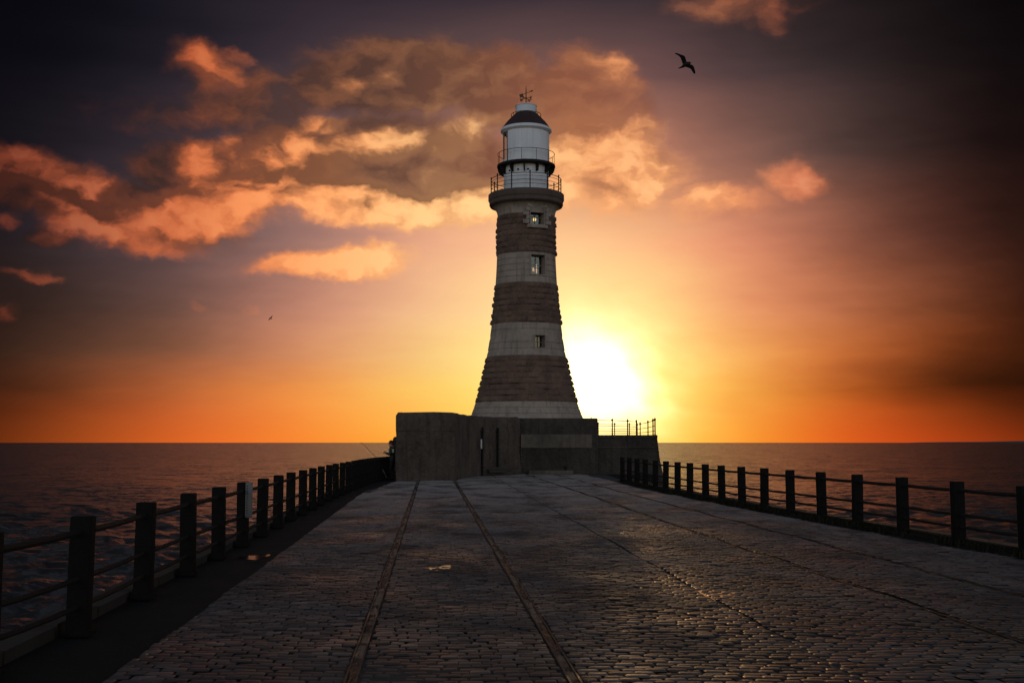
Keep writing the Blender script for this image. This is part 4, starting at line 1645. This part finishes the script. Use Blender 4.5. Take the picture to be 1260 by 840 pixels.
    b.box((.07, -.19, 1.30), (.13, .06, .17), bev=.02)
    b.build('pale_pouch', M['hivis'], root)


build_person()

# rod leaning on the fence
rd_ = empty('fishing_rod', (-5.45, 50.6, 0), 'long fishing rod leaning over the left fence beside the angler', 'fishing rod')
p0 = Vector(((476 - 630) * 50.9 / 1405, 50.9, .10))
p1 = at(464, 563.5, 49.6)
p2 = at(444, 543.5, 47.4)
b = MB()
b.tube([p0.lerp(p1, .30), p1, p1.lerp(p2, .5), p2], [.015, .012, .008, .004], 7)
child(b.build('blank', M['rod']), rd_)
b = MB()
b.tube([p0, p0.lerp(p1, .72)], [.024, .020], 8)
child(b.build('grip', M['cork']), rd_)
b = MB()
q = p0.lerp(p1, .55)
b.lathe([(.02, -.05), (.045, -.05), (.045, -.04), (.028, -.03), (.028, .03), (.045, .04), (.045, .05), (.02, .05)], (q.x + .05, q.y - .04, q.z - .02), 12)
b.tube([(q.x, q.y, q.z), (q.x + .05, q.y - .04, q.z - .02)], .012, 6)
child(b.build('reel', M['iron']), rd_)


# ------------------------------------------------------------------ gulls
def gull(px, py, Y, span_px, size, label, flip=False, roll=0.0):
    c = at(px, py, Y)
    root = empty('gull', c, label, 'bird', 'gulls flying over the pier')
    v_ = Vector(c) - Vector((0, 0, CAM_H))
    root.rotation_euler = (math.atan2(v_.z, math.hypot(v_.x, v_.y)), 0, -math.atan2(v_.x, v_.y))
    k = size
    def pt(ux, uy, dep=0.0):
        """Shape measured on the photograph, in its own right-handed frame: x right, z up, y away."""
        return Vector(((ux - 490) * k * (-1 if flip else 1), dep * k, -(uy - 490) * k))
    b = MB()
    spine = [(338, 566, 8), (372, 556, 14), (412, 540, 24), (450, 515, 38), (490, 490, 44), (525, 478, 38), (552, 470, 27), (568, 468, 23), (582, 471, 13), (597, 475, 5), (604, 478, 2)]
    b.tube([pt(x, y) for x, y, r in spine], [r * k for x, y, r in spine], 12)
    # tail fan
    vs = []
    for dz in (-6, 6):
        for (x, y, dp) in ((420, 536, -14), (420, 536, 14), (335, 572, 40), (330, 566, 0), (340, 558, -40)):
            vs.append(pt(x, y + dz, dp))
    b.add(vs, [(0, 1, 2, 3, 4), (9, 8, 7, 6, 5)] + [(i, 5 + i, 5 + (i + 1) % 5, (i + 1) % 5) for i in range(5)], True)
    body = b.build('body', M['gull_body'], root)
    def wing(ribs):
        w = MB()
        vs, fs = [], []
        for (lx, ly, tx, ty, th, dep) in ribs:
            l, t = pt(lx, ly, dep), pt(tx, ty, dep + 12)
            m_ = l.lerp(t, .35)
            up_ = Vector((0, -1, .25)).normalized() * th * k
            vs += [l, m_ + up_, t, m_ - up_ * .6]
        for i in range(len(ribs) - 1):
            for j in range(4):
                a, c2 = i * 4 + j, i * 4 + (j + 1) % 4
                fs.append((a, c2, c2 + 4, a + 4))
        fs.append((3, 2, 1, 0))
        q = (len(ribs) - 1) * 4
        fs.append((q, q + 1, q + 2, q + 3))
        w.add(vs, fs, True)
        return w.build('wing', M['gull_dark'], root)
    wing([(512, 470, 432, 520, 16, 0), (497, 425, 415, 465, 14, 60), (482, 370, 398, 415, 11, 110), (470, 335, 380, 360, 9, 140),
          (440, 310, 352, 325, 7, 190), (380, 285, 320, 300, 5, 260), (310, 256, 280, 275, 3, 330), (268, 248, 258, 262, 1.5, 370)])
    wing([(560, 488, 450, 535, 16, 0), (590, 500, 520, 560, 14, -50), (625, 518, 568, 580, 11, -100), (645, 540, 592, 600, 9, -130),
          (660, 585, 610, 635, 7, -180), (675, 640, 635, 675, 4, -240), (680, 680, 660, 697, 2, -280)])
    return root


gull(815 + 490 / 16.8, 50 + 490 / 16.8, 50.0, 36, 50.0 / 1380 / 16.8, 'dark gull gliding high in the sky right of the lighthouse')
gull(333, 391.5, 200.0, 9, 200.0 / 1400 / 16.8 * .22, 'tiny distant gull low in the sky far left of the lighthouse', flip=True)
